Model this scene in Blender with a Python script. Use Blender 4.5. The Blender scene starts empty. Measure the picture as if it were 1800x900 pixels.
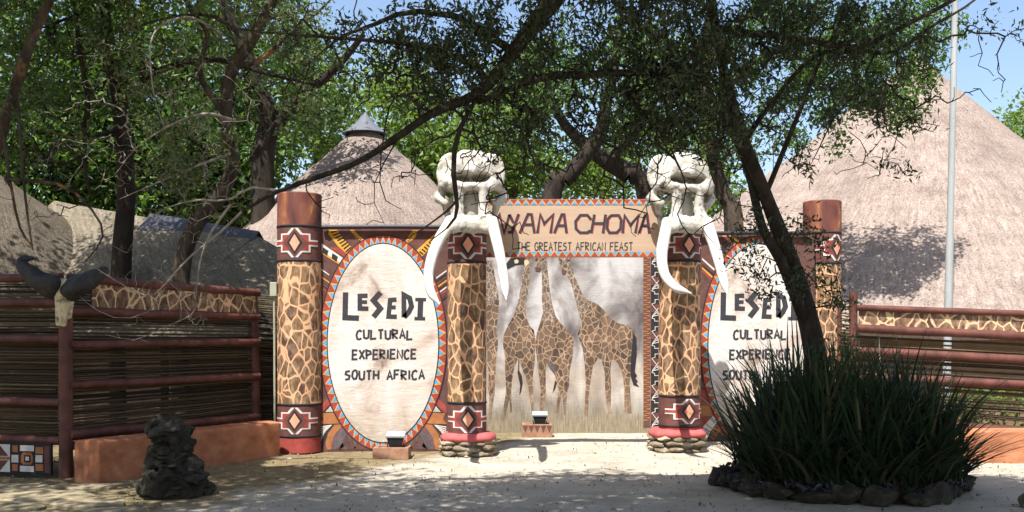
import bpy, bmesh, math, random
import numpy as np
from mathutils import Vector, noise
from mathutils.geometry import tessellate_polygon

R = math.radians
rnd = random.Random(7)
rng = np.random.default_rng(11)

# ------------------------------------------------------------------ camera, sky, sun, exposure
F_PX, EYE, V_H = 1729.0, 1.55, 596.0          # focal length and horizon of the 1800 x 900 photograph
scene = bpy.context.scene
cam_d = bpy.data.cameras.new("camera")
cam = bpy.data.objects.new("camera", cam_d)
scene.collection.objects.link(cam)
cam.location = (0, 0, EYE)
cam.rotation_euler = (R(90), 0, 0)
cam_d.sensor_width = 36
cam_d.lens = 36 * F_PX / 1800
cam_d.shift_y = (V_H - 450) / 1800
cam_d.clip_end = 2000
scene.camera = cam

SUN_DIR = Vector((0.22, 0.53, -1.0)).normalized()      # the way the light travels
elev = math.asin(-SUN_DIR.z)
azim = math.atan2(-SUN_DIR.x, -SUN_DIR.y)
world = bpy.data.worlds.new("World")
scene.world = world
world.use_nodes = True
wn = world.node_tree
sky = wn.nodes.new("ShaderNodeTexSky")
sky.sky_type = 'NISHITA'
sky.sun_disc = False
sky.sun_elevation = elev
sky.sun_rotation = azim % (2 * math.pi)
sky.air_density = 1.0
sky.dust_density = 1.7
sky.ozone_density = 0.6
bg = wn.nodes["Background"]
bg.inputs[1].default_value = 0.108
wn.links.new(sky.outputs[0], bg.inputs[0])
sun_d = bpy.data.lights.new("sun", 'SUN')
sun_d.energy = 5.0
sun_d.angle = R(0.53)
sun_d.color = (1.0, 0.975, 0.94)
sun = bpy.data.objects.new("sun", sun_d)
scene.collection.objects.link(sun)
sun.rotation_euler = SUN_DIR.to_track_quat('-Z', 'Y').to_euler()
sun.location = (-6, -6, 20)
scene.view_settings.view_transform = 'Standard'
scene.view_settings.look = 'None'
scene.view_settings.exposure = 1.12
scene.view_settings.gamma = 1
scene.view_settings.use_curve_mapping = False
scene.cycles.max_bounces = 6
scene.cycles.transparent_max_bounces = 4


def P(u, v, Y):
    """a point of the place seen at photograph pixel (u, v) and standing Y metres in front of the camera"""
    return Vector(((u - 900) * Y / F_PX, Y, EYE + (V_H - v) * Y / F_PX))


# ------------------------------------------------------------------ objects
COL = scene.collection
ORG = {}


def tag(o, label=None, cat=None, group=None, kind='thing'):
    if label:
        o["label"] = label
    if cat:
        o["category"] = cat
    if group:
        o["group"] = group
    if kind:
        o["kind"] = kind
    return o


def thing(name, loc, label, cat, group=None):
    o = bpy.data.objects.new(name, None)
    o.empty_display_size = 0.2
    COL.objects.link(o)
    o.location = loc
    ORG[o] = Vector(loc)
    return tag(o, label, cat, group)


def link_mesh(name, me, origin, parent):
    o = bpy.data.objects.new(name, me)
    COL.objects.link(o)
    if parent is not None:
        o.parent = parent
        ORG[o] = ORG[parent]
    else:
        o.location = origin
        ORG[o] = Vector(origin)
    return o


class MB:
    """collects faces in world coordinates and links them as ONE mesh object"""
    def __init__(s):
        s.v, s.f, s.m, s.sm = [], [], [], []

    def add(s, verts, faces, mi=0, smooth=False):
        b = len(s.v)
        s.v.extend([tuple(x) for x in verts])
        for f in faces:
            s.f.append([b + i for i in f])
            s.m.append(mi)
            s.sm.append(smooth)

    def box(s, c, size, mi=0, rz=0.0, taper=1.0, bev=0.0):
        x, y, z = [d / 2 for d in size]
        cs, sn = math.cos(rz), math.sin(rz)
        if bev > 0:
            bm = bmesh.new()
            bmesh.ops.create_cube(bm, size=1)
            for q in bm.verts:
                q.co = Vector((q.co.x * size[0], q.co.y * size[1], q.co.z * size[2]))
            bmesh.ops.bevel(bm, geom=bm.edges[:], offset=bev, segments=2, affect='EDGES', profile=.6)
            vs = [(c[0] + q.co.x * cs - q.co.y * sn, c[1] + q.co.x * sn + q.co.y * cs, c[2] + q.co.z) for q in bm.verts]
            fs = [[q.index for q in f.verts] for f in bm.faces]
            bm.free()
            s.add(vs, fs, mi)
            return
        vs = []
        for dz in (-z, z):
            k = taper if dz > 0 else 1
            for dx, dy in ((-x, -y), (x, -y), (x, y), (-x, y)):
                vs.append((c[0] + (dx * cs - dy * sn) * k, c[1] + (dx * sn + dy * cs) * k, c[2] + dz))
        s.add(vs, [(3, 2, 1, 0), (4, 5, 6, 7), (0, 1, 5, 4), (1, 2, 6, 5), (2, 3, 7, 6), (3, 0, 4, 7)], mi)

    def tube(s, pts, rad, n=10, mi=0, cap=True, smooth=True, wob=0.0):
        pts = [Vector(p) for p in pts]
        if not hasattr(rad, '__len__'):
            rad = [rad] * len(pts)
        vs, fs = [], []
        prev = None
        for i, p in enumerate(pts):
            t = (pts[min(i + 1, len(pts) - 1)] - pts[max(i - 1, 0)]).normalized()
            if prev is None:
                a = Vector((0, 0, 1)) if abs(t.z) < .9 else Vector((1, 0, 0))
                nx = t.cross(a).normalized()
            else:
                nx = (prev - t * prev.dot(t)).normalized()
            prev = nx
            ny = t.cross(nx)
            for k in range(n):
                an = 2 * math.pi * k / n
                r = rad[i]
                if wob:
                    r *= 1 + wob * noise.noise(Vector((p.x * 6 + math.cos(an), p.y * 6 + math.sin(an), p.z * 6)))
                vs.append(p + (nx * math.cos(an) + ny * math.sin(an)) * r)
        for i in range(len(pts) - 1):
            for k in range(n):
                k2 = (k + 1) % n
                fs.append((i * n + k, i * n + k2, (i + 1) * n + k2, (i + 1) * n + k))
        s.add(vs, fs, mi, smooth)
        if cap:
            L = len(pts) - 1
            s.add([vs[k] for k in range(n)], [list(range(n))[::-1]], mi)
            s.add([vs[L * n + k] for k in range(n)], [list(range(n))], mi)

    def lathe(s, c, prof, n=48, mi=0, smooth=True, fn=None):
        vs, fs = [], []
        for r, z in prof:
            for k in range(n):
                a = 2 * math.pi * k / n
                p = Vector((c[0] + r * math.cos(a), c[1] + r * math.sin(a), c[2] + z))
                vs.append(fn(p, a, r, z) if fn else p)
        for i in range(len(prof) - 1):
            for k in range(n):
                k2 = (k + 1) % n
                fs.append((i * n + k, i * n + k2, (i + 1) * n + k2, (i + 1) * n + k))
        s.add(vs, fs, mi, smooth)

    def build(s, name, mats, parent=None, origin=(0, 0, 0), merge=False):
        o = ORG[parent] if parent is not None else Vector(origin)
        me = bpy.data.meshes.new(name)
        me.from_pydata([(x - o.x, y - o.y, z - o.z) for x, y, z in s.v], [], s.f)
        for m in (mats if isinstance(mats, (list, tuple)) else [mats]):
            me.materials.append(m)
        me.polygons.foreach_set("material_index", s.m)
        me.polygons.foreach_set("use_smooth", s.sm)
        me.update()
        if merge:
            bm = bmesh.new()
            bm.from_mesh(me)
            bmesh.ops.remove_doubles(bm, verts=bm.verts, dist=1e-4)
            bm.to_mesh(me)
            bm.free()
        return link_mesh(name, me, o, parent)


def np_mesh(name, V, tris, mat, parent=None, origin=(0, 0, 0), smooth=False):
    """vertex and triangle (or quad) arrays -> one mesh object"""
    o = ORG[parent] if parent is not None else Vector(origin)
    V = np.asarray(V, dtype=np.float32) - np.array(o, dtype=np.float32)
    T = np.asarray(tris, dtype=np.int32)
    k = T.shape[1]
    me = bpy.data.meshes.new(name)
    me.vertices.add(len(V))
    me.vertices.foreach_set("co", V.ravel())
    me.loops.add(T.size)
    me.loops.foreach_set("vertex_index", T.ravel())
    me.polygons.add(len(T))
    me.polygons.foreach_set("loop_start", np.arange(0, T.size, k, dtype=np.int32))
    me.polygons.foreach_set("use_smooth", np.full(len(T), smooth))
    me.materials.append(mat)
    me.update(calc_edges=True)
    me.validate()
    return link_mesh(name, me, o, parent)


# ------------------------------------------------------------------ materials
def lin(r, g, b, k=1.0):
    def f(c):
        c /= 255
        return (c / 12.92 if c <= .04045 else ((c + .055) / 1.055) ** 2.4) * k
    return (f(r), f(g), f(b), 1)


class NT:
    def __init__(s, name, rough=.8, spec=.3):
        s.m = bpy.data.materials.new(name)
        s.m.use_nodes = True
        s.t = s.m.node_tree
        s.b = s.t.nodes["Principled BSDF"]
        s.b.inputs["Roughness"].default_value = rough
        s.b.inputs["Specular IOR Level"].default_value = spec
        s._co = None

    def n(s, typ, props=None, **ins):
        x = s.t.nodes.new(typ)
        for k, v in (props or {}).items():
            setattr(x, k, v)
        for k, v in ins.items():
            k = int(k[1:]) if k[0] == '_' else k.replace('_', ' ')
            if isinstance(v, bpy.types.NodeSocket):
                s.t.links.new(v, x.inputs[k])
            else:
                x.inputs[k].default_value = v
        return x

    def co(s, scale=(1, 1, 1)):
        if s._co is None:
            s._co = s.n("ShaderNodeTexCoord").outputs["Object"]
        return s.n("ShaderNodeMapping", None, _0=s._co, Scale=scale).outputs[0]

    def noise(s, scale, detail=4, rough=.6, stretch=(1, 1, 1), dist=0.0):
        return s.n("ShaderNodeTexNoise", None, Vector=s.co(stretch), Scale=scale, Detail=detail,
                   Roughness=rough, Distortion=dist).outputs[0]

    def ramp(s, fac, stops, interp='LINEAR'):
        x = s.n("ShaderNodeValToRGB", None, _0=fac)
        cr = x.color_ramp
        cr.interpolation = interp
        while len(cr.elements) < len(stops):
            cr.elements.new(.5)
        for e, (p, c) in zip(cr.elements, stops):
            e.position = p
            e.color = c if hasattr(c, '__len__') else (c, c, c, 1)
        return x.outputs[0]

    def mix(s, fac, a, b, blend='MIX'):
        x = s.n("ShaderNodeMix", {'data_type': 'RGBA', 'blend_type': blend})
        for sock, v in ((x.inputs[0], fac), (x.inputs[6], a), (x.inputs[7], b)):
            if isinstance(v, bpy.types.NodeSocket):
                s.t.links.new(v, sock)
            else:
                sock.default_value = v
        return x.outputs[2]

    def math(s, op, a, b=0.0, clamp=False):
        return s.n("ShaderNodeMath", {'operation': op, 'use_clamp': clamp}, _0=a, _1=b).outputs[0]

    def color(s, c):
        if isinstance(c, bpy.types.NodeSocket):
            s.t.links.new(c, s.b.inputs["Base Color"])
        else:
            s.b.inputs["Base Color"].default_value = c
        return s

    def bump(s, h, strength=.5, dist=.01):
        x = s.n("ShaderNodeBump", None, Height=h, Strength=strength, Distance=dist)
        s.t.links.new(x.outputs[0], s.b.inputs["Normal"])
        return s


def paint(name, c, var=.25, rough=.75, scale=9, streak=(1, 1, 1), bump=.25, wear=None):
    t = NT(name, rough, .25)
    n = t.noise(scale, 6, .65, streak)
    v = t.ramp(n, [(.3, 1 - var), (.7, 1 + var * .4)])
    col = t.mix(1.0, c, v, 'MULTIPLY')
    if wear:
        w = t.ramp(t.noise(scale * 3.1, 8, .75), [(.62, 0.0), (.68, 1.0)])
        col = t.mix(w, col, wear)
    t.color(col)
    t.bump(t.noise(60, 5, .7, streak), bump, .004)
    return t.m


WHITE = paint("white_paint", lin(204, 197, 188, .95), .25, wear=lin(170, 150, 135))
RED = paint("red_paint", lin(146, 64, 56), .35)
DARKRED = paint("maroon_paint", lin(98, 62, 56), .35)
BROWN = paint("brown_paint", lin(92, 64, 57), .4)
BLACK = paint("black_paint", lin(42, 38, 40), .4)
GREY = paint("grey_paint", lin(88, 82, 84), .4)
YELLOW = paint("yellow_paint", lin(206, 146, 52), .3)
BLUE = paint("blue_paint", lin(84, 148, 188), .3)
PINK = paint("pink_paint", lin(216, 148, 118), .25)
ORANGE = paint("orange_paint", lin(158, 102, 62), .35)
CREAM = paint("cream_paint", lin(206, 176, 140), .25)
TAN = paint("tan_board", lin(170, 145, 122), .16, scale=4, streak=(.35, 1, 4), bump=.15)
LETTER = paint("charcoal_lettering", lin(52, 50, 54), .3)
LETTER_RED = paint("red_lettering_edge", lin(170, 62, 62), .2)
REDPOLE = paint("red_painted_timber", lin(96, 58, 49), .6, rough=.55, scale=5, streak=(1, 1, 1), bump=.7, wear=lin(78, 62, 50))
PLINTH = None


def mk_giraffe(name, scale, line, c_line, c_a, c_b, c_c, stretch=(1, 1, .62), lw=.05, warp=.25, legs=False):
    t = NT(name, .75, .25)
    base = t.co(stretch)
    wn_ = t.n("ShaderNodeTexNoise", None, Vector=base, Scale=scale * .8, Detail=2)
    off = t.n("ShaderNodeVectorMath", {'operation': 'SCALE'}, _0=wn_.outputs[1])
    off.inputs[3].default_value = warp / scale * 2
    vec = t.n("ShaderNodeVectorMath", {'operation': 'ADD'}, _0=base, _1=off.outputs[0]).outputs[0]
    e = t.n("ShaderNodeTexVoronoi", {'feature': 'DISTANCE_TO_EDGE'}, Vector=vec, Scale=scale).outputs[0]
    cell = t.n("ShaderNodeTexVoronoi", {'feature': 'F1'}, Vector=vec, Scale=scale)
    rn = t.n("ShaderNodeSeparateColor", None, _0=cell.outputs[1]).outputs[0]
    patch = t.ramp(rn, [(.0, c_a), (.45, c_b), (1, c_c)])
    light = t.ramp(t.noise(scale * 2.2, 4, .6, (1, 1, .5)), [(.42, 0.0), (.75, .25 if legs else .5)])
    patch = t.mix(light, patch, c_line)
    ln = t.ramp(e, [(lw * .45, 1.0), (lw * 2.0, 0.0)]) if legs else t.ramp(e, [(lw * .7, 1.0), (lw * 1.5, 0.0)])
    lcol = t.mix(t.noise(scale * .35, 3), c_line, line)
    col = t.mix(ln, patch, lcol)
    if legs:                                   # painted lower legs: plain brown, hardly any net
        z = t.n("ShaderNodeSeparateXYZ", None, _0=t.co()).outputs[2]
        zz = t.math('ADD', z, t.math('MULTIPLY', t.noise(4, 4), .3))
        plain = t.ramp(t.noise(6, 5, .7, (2, 1, .5)), [(.35, lin(92, 74, 60)), (.65, lin(158, 134, 110))])
        col = t.mix(t.ramp(zz, [(.45, .9), (.95, 0.0)]), col, plain)
        col = t.mix(1.0, col, t.ramp(t.noise(2.6, 5, .65, (1.6, 1, .6)), [(.34, .5), (.5, .95), (.7, 1.15)]), 'MULTIPLY')
    else:
        col = t.mix(1.0, col, t.ramp(t.noise(3.1, 6, .7, (1, 1, .6)), [(.32, .72), (.5, 1.0), (.7, 1.1)]), 'MULTIPLY')
        chip = t.ramp(t.noise(16, 8, .78), [(.70, 0.0), (.73, .8)])
        col = t.mix(chip, col, lin(178, 164, 146))
    t.color(col)
    t.bump(t.math('ADD', t.noise(70, 5, .7), t.noise(8, 6, .7)), .35, .008)
    return t.m


GIR_PILLAR = mk_giraffe("giraffe_hide_paint", 7.4, lin(204, 142, 100), lin(206, 172, 136), lin(84, 62, 42), lin(108, 82, 56), lin(74, 52, 42))
GIR_BOARD = mk_giraffe("giraffe_board_paint", 6.5, lin(200, 164, 124), lin(200, 170, 134), lin(84, 58, 46), lin(100, 72, 54), lin(72, 48, 40), (1, 1, .8))
GIR_MURAL = mk_giraffe("giraffe_mural_paint", 10.5, lin(164, 130, 100), lin(156, 136, 114), lin(82, 62, 50), lin(106, 84, 66), lin(62, 50, 44), (1, 1, .8), .036, legs=True)
GIR_NECK = mk_giraffe("giraffe_neck_paint", 15.0, lin(160, 136, 112), lin(160, 144, 128), lin(84, 68, 58), lin(102, 84, 70), lin(66, 54, 49), (1, 1, .7), .04)


def mk_oval():
    t = NT("pale_hide_paint", .8, .2)
    c = t.ramp(t.noise(1.7, 6, .62, (1, 1, .7), .6), [(.32, lin(122, 100, 88)), (.45, lin(184, 170, 158)), (.58, lin(194, 188, 181)), (.68, lin(192, 184, 174)), (.82, lin(158, 138, 120))])
    z = t.n("ShaderNodeSeparateXYZ", None, _0=t.co()).outputs[2]
    low = t.math('MULTIPLY', t.ramp(z, [(.12, 1.0), (.8, 0.0)]), t.ramp(t.noise(2.6, 6, .7), [(.35, .1), (.65, 1.0)]))
    t.color(t.mix(low, c, lin(150, 134, 110)))
    t.bump(t.noise(5, 8, .66, (1, 1, 3.2), .4), .35, .03)
    return t.m


OVAL = mk_oval()


def mk_mural():
    t = NT("cloudy_mural_paint", .8, .2)
    c = t.ramp(t.noise(1.15, 5, .6, (1.3, 1, .8), .5), [(.33, lin(84, 76, 76)), (.46, lin(126, 119, 115)), (.60, lin(176, 172, 168)), (.8, lin(190, 187, 184))])
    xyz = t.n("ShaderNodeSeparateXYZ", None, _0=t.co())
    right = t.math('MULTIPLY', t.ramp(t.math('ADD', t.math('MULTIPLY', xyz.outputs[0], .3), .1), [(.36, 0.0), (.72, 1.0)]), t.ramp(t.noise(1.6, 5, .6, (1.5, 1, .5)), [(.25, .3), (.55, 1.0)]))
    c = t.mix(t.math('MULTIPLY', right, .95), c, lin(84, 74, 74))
    g = t.math('MULTIPLY', t.math('ADD', xyz.outputs[2], t.math('MULTIPLY', t.noise(5, 5, .7, (2, 1, .4)), .55)), .5)
    grass = t.ramp(g, [(.24, 1.0), (.48, 0.0)])
    c = t.mix(grass, c, t.ramp(t.noise(22, 5, .7, (2, 1, .22)), [(.35, lin(104, 94, 78)), (.65, lin(146, 134, 112))]))
    mid = t.ramp(g, [(.35, 0.0), (.48, .6), (.62, .6), (.85, 0.0)])
    c = t.mix(t.math('MULTIPLY', mid, t.noise(2.2, 4)), c, lin(190, 166, 136))
    t.color(c)
    t.bump(t.noise(9, 8, .7, (.5, 1, 5), .3), .3, .02)
    return t.m


MURAL = mk_mural()


def mk_rust(name):
    t = NT(name, .7, .3)
    t.color(t.ramp(t.noise(2.6, 4, .55, (1, 1, .6), .8), [(.34, lin(58, 34, 32)), (.52, lin(104, 58, 48)), (.62, lin(128, 80, 56)), (.74, lin(184, 134, 78))]))
    t.bump(t.noise(60, 5), .2, .004)
    return t.m


RUST = mk_rust("rust_flame_paint")


def mk_stone(name, a, b, c, sc=9, moss=None):
    t = NT(name, .9, .2)
    col = t.ramp(t.noise(sc, 8, .7), [(.3, a), (.5, b), (.72, c)])
    if moss:
        col = t.mix(t.ramp(t.noise(sc * .5, 6, .7), [(.55, 0.0), (.68, .8)]), col, moss)
    rn = t.n("ShaderNodeNewGeometry").outputs["Random Per Island"]
    col = t.mix(1.0, col, t.ramp(rn, [(0, .65), (1, 1.2)]), 'MULTIPLY')
    t.color(col)
    t.bump(t.noise(sc * 4, 8, .75), .8, .02)
    return t.m


STONE = mk_stone("mortared_fieldstone", lin(92, 80, 62), lin(140, 126, 104), lin(176, 164, 144))
DARKSTONE = mk_stone("dark_weathered_stone", lin(50, 46, 38), lin(86, 80, 68), lin(128, 120, 104), 7, lin(70, 70, 46))
EDGESTONE = mk_stone("shade_dark_edging_stone", lin(26, 24, 20), lin(50, 46, 38), lin(80, 74, 62), 8, lin(48, 50, 30))  # darker copy of the stone, with shade put into its colour
SLAB = mk_stone("flagstone_surface", lin(110, 98, 76), lin(146, 132, 106), lin(168, 156, 130), 5, lin(104, 100, 64))
REDCAP = paint("red_cement_cap", lin(176, 86, 84), .35, scale=7, bump=.8)
BRICK = paint("orange_brick_face", lin(150, 112, 88), .4, scale=14, bump=.9, wear=lin(128, 122, 110))


def mk_plinth():
    t = NT("orange_clay_plaster", .85, .2)
    c = t.ramp(t.noise(3.2, 6, .65, (1, 1, 1.8)), [(.3, lin(134, 84, 58)), (.55, lin(168, 110, 78)), (.75, lin(180, 126, 94))])
    t.color(c)
    t.bump(t.noise(11, 8, .7), .6, .02)
    return t.m


PLINTH = mk_plinth()


def mk_bone(name, base, dark):
    t = NT(name, .7, .3)
    n = t.noise(7, 8, .7)
    c = t.ramp(n, [(.36, dark), (.47, base), (.8, tuple(min(1, x * 1.12) for x in base[:3]) + (1,))])
    och = t.ramp(t.noise(3.1, 7, .72), [(.50, 0.0), (.66, .55)])
    c = t.mix(och, c, (base[0] * .72, base[1] * .64, base[2] * .50, 1))
    e = t.n("ShaderNodeTexVoronoi", {'feature': 'DISTANCE_TO_EDGE'}, Vector=t.n("ShaderNodeVectorMath", {'operation': 'ADD'}, _0=t.co(), _1=t.n("ShaderNodeTexNoise", None, Vector=t.co(), Scale=5.0, Detail=4.0).outputs[1]).outputs[0], Scale=3.2).outputs[0]
    c = t.mix(t.math('MULTIPLY', t.ramp(e, [(.006, 1.0), (.022, 0.0)]), t.noise(4, 3)), c, dark)
    t.color(c)
    t.bump(t.noise(24, 9, .72), .55, .02)
    return t.m


BONE = mk_bone("painted_bone_cement", lin(184, 179, 168, .92), lin(78, 70, 58))
OLDBONE = mk_bone("weathered_bone", lin(204, 190, 152, .9), lin(100, 86, 58))
TUSK = paint("ivory_white_paint", lin(196, 191, 180), .3, rough=.45, scale=6, streak=(1, 1, .4), bump=.3)


def mk_horn():
    t = NT("black_horn", .5, .4)
    t.color(t.ramp(t.noise(14, 6, .7), [(.35, lin(22, 21, 22)), (.75, lin(58, 54, 52))]))
    t.bump(t.noise(20, 8, .75), .9, .02)
    return t.m


HORN = mk_horn()


def mk_lath():
    t = NT("weathered_lath_wood", .85, .2)
    rn = t.n("ShaderNodeNewGeometry").outputs["Random Per Island"]
    c = t.ramp(rn, [(0, lin(46, 38, 30)), (.35, lin(70, 58, 44)), (.7, lin(98, 84, 62)), (1, lin(54, 43, 33))])
    c = t.mix(1.0, c, t.ramp(t.noise(12, 5, .7, (1, 1, 3)), [(.3, .6), (.7, 1.15)]), 'MULTIPLY')
    t.color(c)
    t.bump(t.noise(40, 5), .5, .006)
    return t.m


LATH = mk_lath()


def mk_thatch(name, a, b, c, polar=True):
    """cut reed: fine grain, faint strands running down the slope, soft courses and weathering"""
    t = NT(name, .95, .1)
    xyz = t.n("ShaderNodeSeparateXYZ", None, _0=t.co())
    if polar:
        ang = t.math('ARCTAN2', xyz.outputs[1], xyz.outputs[0])
        along = t.math('MULTIPLY', ang, 5.0)
    else:
        along = t.math('ADD', xyz.outputs[0], t.math('MULTIPLY', xyz.outputs[1], .6))
    vec = t.n("ShaderNodeCombineXYZ", None, _0=along, _1=t.math('MULTIPLY', xyz.outputs[2], .22), _2=0.0).outputs[0]
    strand = t.n("ShaderNodeTexNoise", None, Vector=vec, Scale=14.0, Detail=6.0, Roughness=.75).outputs[0]
    vec2 = t.n("ShaderNodeCombineXYZ", None, _0=t.math('MULTIPLY', along, .5), _1=t.math('MULTIPLY', xyz.outputs[2], 2.4), _2=0.0).outputs[0]
    course = t.n("ShaderNodeTexNoise", None, Vector=vec2, Scale=1.6, Detail=5.0, Roughness=.7).outputs[0]
    grain = t.noise(30, 6, .8, (1, 1, .7))
    f = t.math('ADD', t.math('MULTIPLY', grain, .62), t.math('MULTIPLY', strand, .38))
    col = t.ramp(f, [(.36, a), (.5, b), (.62, c)])
    col = t.mix(1.0, col, t.ramp(course, [(.3, .78), (.5, 1.0), (.72, 1.1)]), 'MULTIPLY')
    col = t.mix(t.ramp(t.noise(.55, 6, .7, (1, 1, .5)), [(.5, 0.0), (.7, .45)]), col, a)
    t.color(col)
    h = t.math('ADD', t.math('ADD', grain, t.math('MULTIPLY', strand, 1.2)), t.math('MULTIPLY', course, 1.2))
    t.bump(h, .9, .06)
    return t.m


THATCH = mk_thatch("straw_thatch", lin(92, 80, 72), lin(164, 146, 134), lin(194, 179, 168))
THATCH_SHADE = mk_thatch("shade_toned_thatch", lin(66, 58, 48), lin(112, 102, 88), lin(146, 136, 118))  # straw darkened in its colour to look shaded
THATCH_LONG = mk_thatch("shade_toned_long_thatch", lin(76, 68, 56), lin(130, 120, 102), lin(166, 154, 134), False)  # straw tones lowered to stand for tree shade on the long roof
CONECAP = paint("pale_slate_cap", lin(96, 98, 104), .2, rough=.6, scale=3, bump=.15)
CAPMETAL = paint("slate_grey_cap", lin(58, 60, 70), .25, rough=.6, scale=3, bump=.15)
ROOFMETAL = paint("pale_grey_roof_sheet", lin(150, 154, 160), .15, rough=.55, scale=3, bump=.1)
HUTWALL = paint("ochre_hut_wall", lin(112, 90, 72), .3, scale=4)
DARKMETAL = paint("dark_steel_pipe", lin(48, 44, 52), .3, rough=.45, scale=6, bump=.1)
GALV = paint("galvanised_steel", lin(150, 152, 150), .2, rough=.45, scale=5, streak=(1, 1, .3), bump=.1, wear=lin(190, 188, 184))
LAMPBODY = paint("black_lamp_casing", lin(34, 34, 36), .2, rough=.45, scale=6, bump=.05)


def mk_glass():
    t = NT("lamp_glass", .12, .6)
    t.color(lin(150, 160, 166))
    return t.m


GLASS = mk_glass()
BOXGREY = paint("pale_grey_box_paint", lin(150, 148, 128), .2, rough=.6, scale=5, bump=.1)


def mk_bark(name, a, b, c=None):
    t = NT(name, .9, .15)
    n = t.noise(7, 8, .7, (1, 1, .35))
    col = t.ramp(n, [(.35, a), (.65, b)])
    if c:
        col = t.mix(t.ramp(t.noise(2.4, 4, .6), [(.56, 0.0), (.64, 1.0)]), col, c)
    t.color(col)
    t.bump(t.noise(11, 8, .75, (1, 1, .3)), .9, .03)
    return t.m


BARK_DARK = mk_bark("dark_acacia_bark", lin(30, 26, 22), lin(62, 54, 46))
BARK_GREY = mk_bark("grey_tree_bark", lin(40, 34, 29), lin(86, 76, 64), lin(128, 92, 66))
TWIG = mk_bark("dry_grey_twig_bark", lin(104, 96, 86), lin(156, 146, 132))
BARK_BG = mk_bark("brown_tree_bark", lin(54, 44, 36), lin(102, 84, 68))


def mk_leaf(name, cols, trans=.35):
    t = NT(name, .5, .35)
    rn = t.n("ShaderNodeNewGeometry").outputs["Random Per Island"]
    c = t.ramp(rn, [(i / (len(cols) - 1), x) for i, x in enumerate(cols)])
    t.color(c)
    tr = t.n("ShaderNodeBsdfTranslucent", None, Color=t.mix(1.0, c, (1.5, 1.6, .6, 1), 'MULTIPLY'))
    mx = t.n("ShaderNodeMixShader", None, _0=trans, _1=t.b.outputs[0], _2=tr.outputs[0])
    t.t.links.new(mx.outputs[0], t.t.nodes["Material Output"].inputs[0])
    return t.m


LEAF_DARK = mk_leaf("small_dark_leaves", [(.022, .034, .014, 1), (.03, .046, .016, 1), (.045, .062, .02, 1)], .14)
LEAF_SPARK = mk_leaf("sun_fleck_green_leaves", [(.025, .055, .014, 1), (.04, .085, .02, 1), (.09, .16, .03, 1), (.19, .27, .06, 1)], .4)  # dark to bright leaf tones stand for sunlit specks among shade
LEAF_DEEP = mk_leaf("deep_green_leaves", [(.03, .06, .016, 1), (.045, .085, .02, 1), (.08, .14, .03, 1)], .3)
LEAF_MID = mk_leaf("mid_green_leaves", [(.045, .09, .02, 1), (.07, .14, .03, 1), (.10, .17, .035, 1)], .4)
LEAF_PALE = mk_leaf("pale_green_leaves", [(.09, .15, .035, 1), (.13, .20, .045, 1), (.18, .25, .06, 1)], .4)
LEAF_GREY = mk_leaf("grey_green_leaves", [(.07, .10, .04, 1), (.11, .15, .06, 1), (.15, .18, .08, 1)], .3)
STRAP = mk_leaf("strap_leaf_green", [(.010, .022, .010, 1), (.015, .031, .013, 1), (.024, .044, .017, 1), (.07, .06, .03, 1)], .08)
PURPLE = mk_leaf("purple_creeper_leaves", [(.03, .022, .035, 1), (.055, .035, .06, 1), (.03, .05, .02, 1)], .15)
LITTER = mk_leaf("dry_fallen_leaves", [(.10, .07, .04, 1), (.2, .14, .08, 1), (.06, .045, .03, 1)], .0)


def mk_ground():
    t = NT("sandy_ground", .95, .1)
    xyz = t.n("ShaderNodeSeparateXYZ", None, _0=t.co())
    a = t.noise(1.3, 8, .65)
    sand = t.ramp(a, [(.3, lin(150, 141, 126)), (.5, lin(176, 166, 149)), (.7, lin(190, 181, 165))])
    sand = t.mix(1.0, sand, t.ramp(t.noise(60, 6, .8), [(.3, .68), (.55, 1.0), (.75, 1.16)]), 'MULTIPLY')
    peb = t.n("ShaderNodeTexVoronoi", {'feature': 'F1'}, Vector=t.co(), Scale=38.0)
    pr = t.n("ShaderNodeSeparateColor", None, _0=peb.outputs[1]).outputs[0]
    pm = t.math('MULTIPLY', t.ramp(peb.outputs[0], [(.18, 1.0), (.28, 0.0)]), t.ramp(pr, [(.80, 0.0), (.82, .7)]))
    sand = t.mix(pm, sand, lin(120, 104, 84))
    dirt = t.ramp(t.noise(6, 8, .72), [(.3, lin(92, 80, 56)), (.6, lin(132, 118, 90)), (.8, lin(96, 98, 58))])
    e = t.math('ADD', xyz.outputs[0], t.math('MULTIPLY', a, 2.0))
    e = t.math('ADD', e, t.math('MULTIPLY', t.math('SUBTRACT', xyz.outputs[1], 10.0), -.5))
    m = t.ramp(t.math('ADD', t.math('MULTIPLY', e, .25), .8), [(.36, 1.0), (.48, 0.0)])
    far = t.ramp(t.math('MULTIPLY', xyz.outputs[1], .02), [(.36, 0.0), (.42, 1.0)])
    m = t.math('MAXIMUM', m, far)
    t.color(t.mix(m, sand, dirt))
    t.bump(t.math('ADD', t.noise(45, 8, .8), t.math('MULTIPLY', t.noise(5, 6), 1.5)), .7, .03)
    return t.m


GROUND = mk_ground()
# ------------------------------------------------------------------ flat painted shapes and lettering
def px_plane(Y):
    return lambda u, v: ((u - 900) * Y / F_PX, EYE + (V_H - v) * Y / F_PX)


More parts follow.
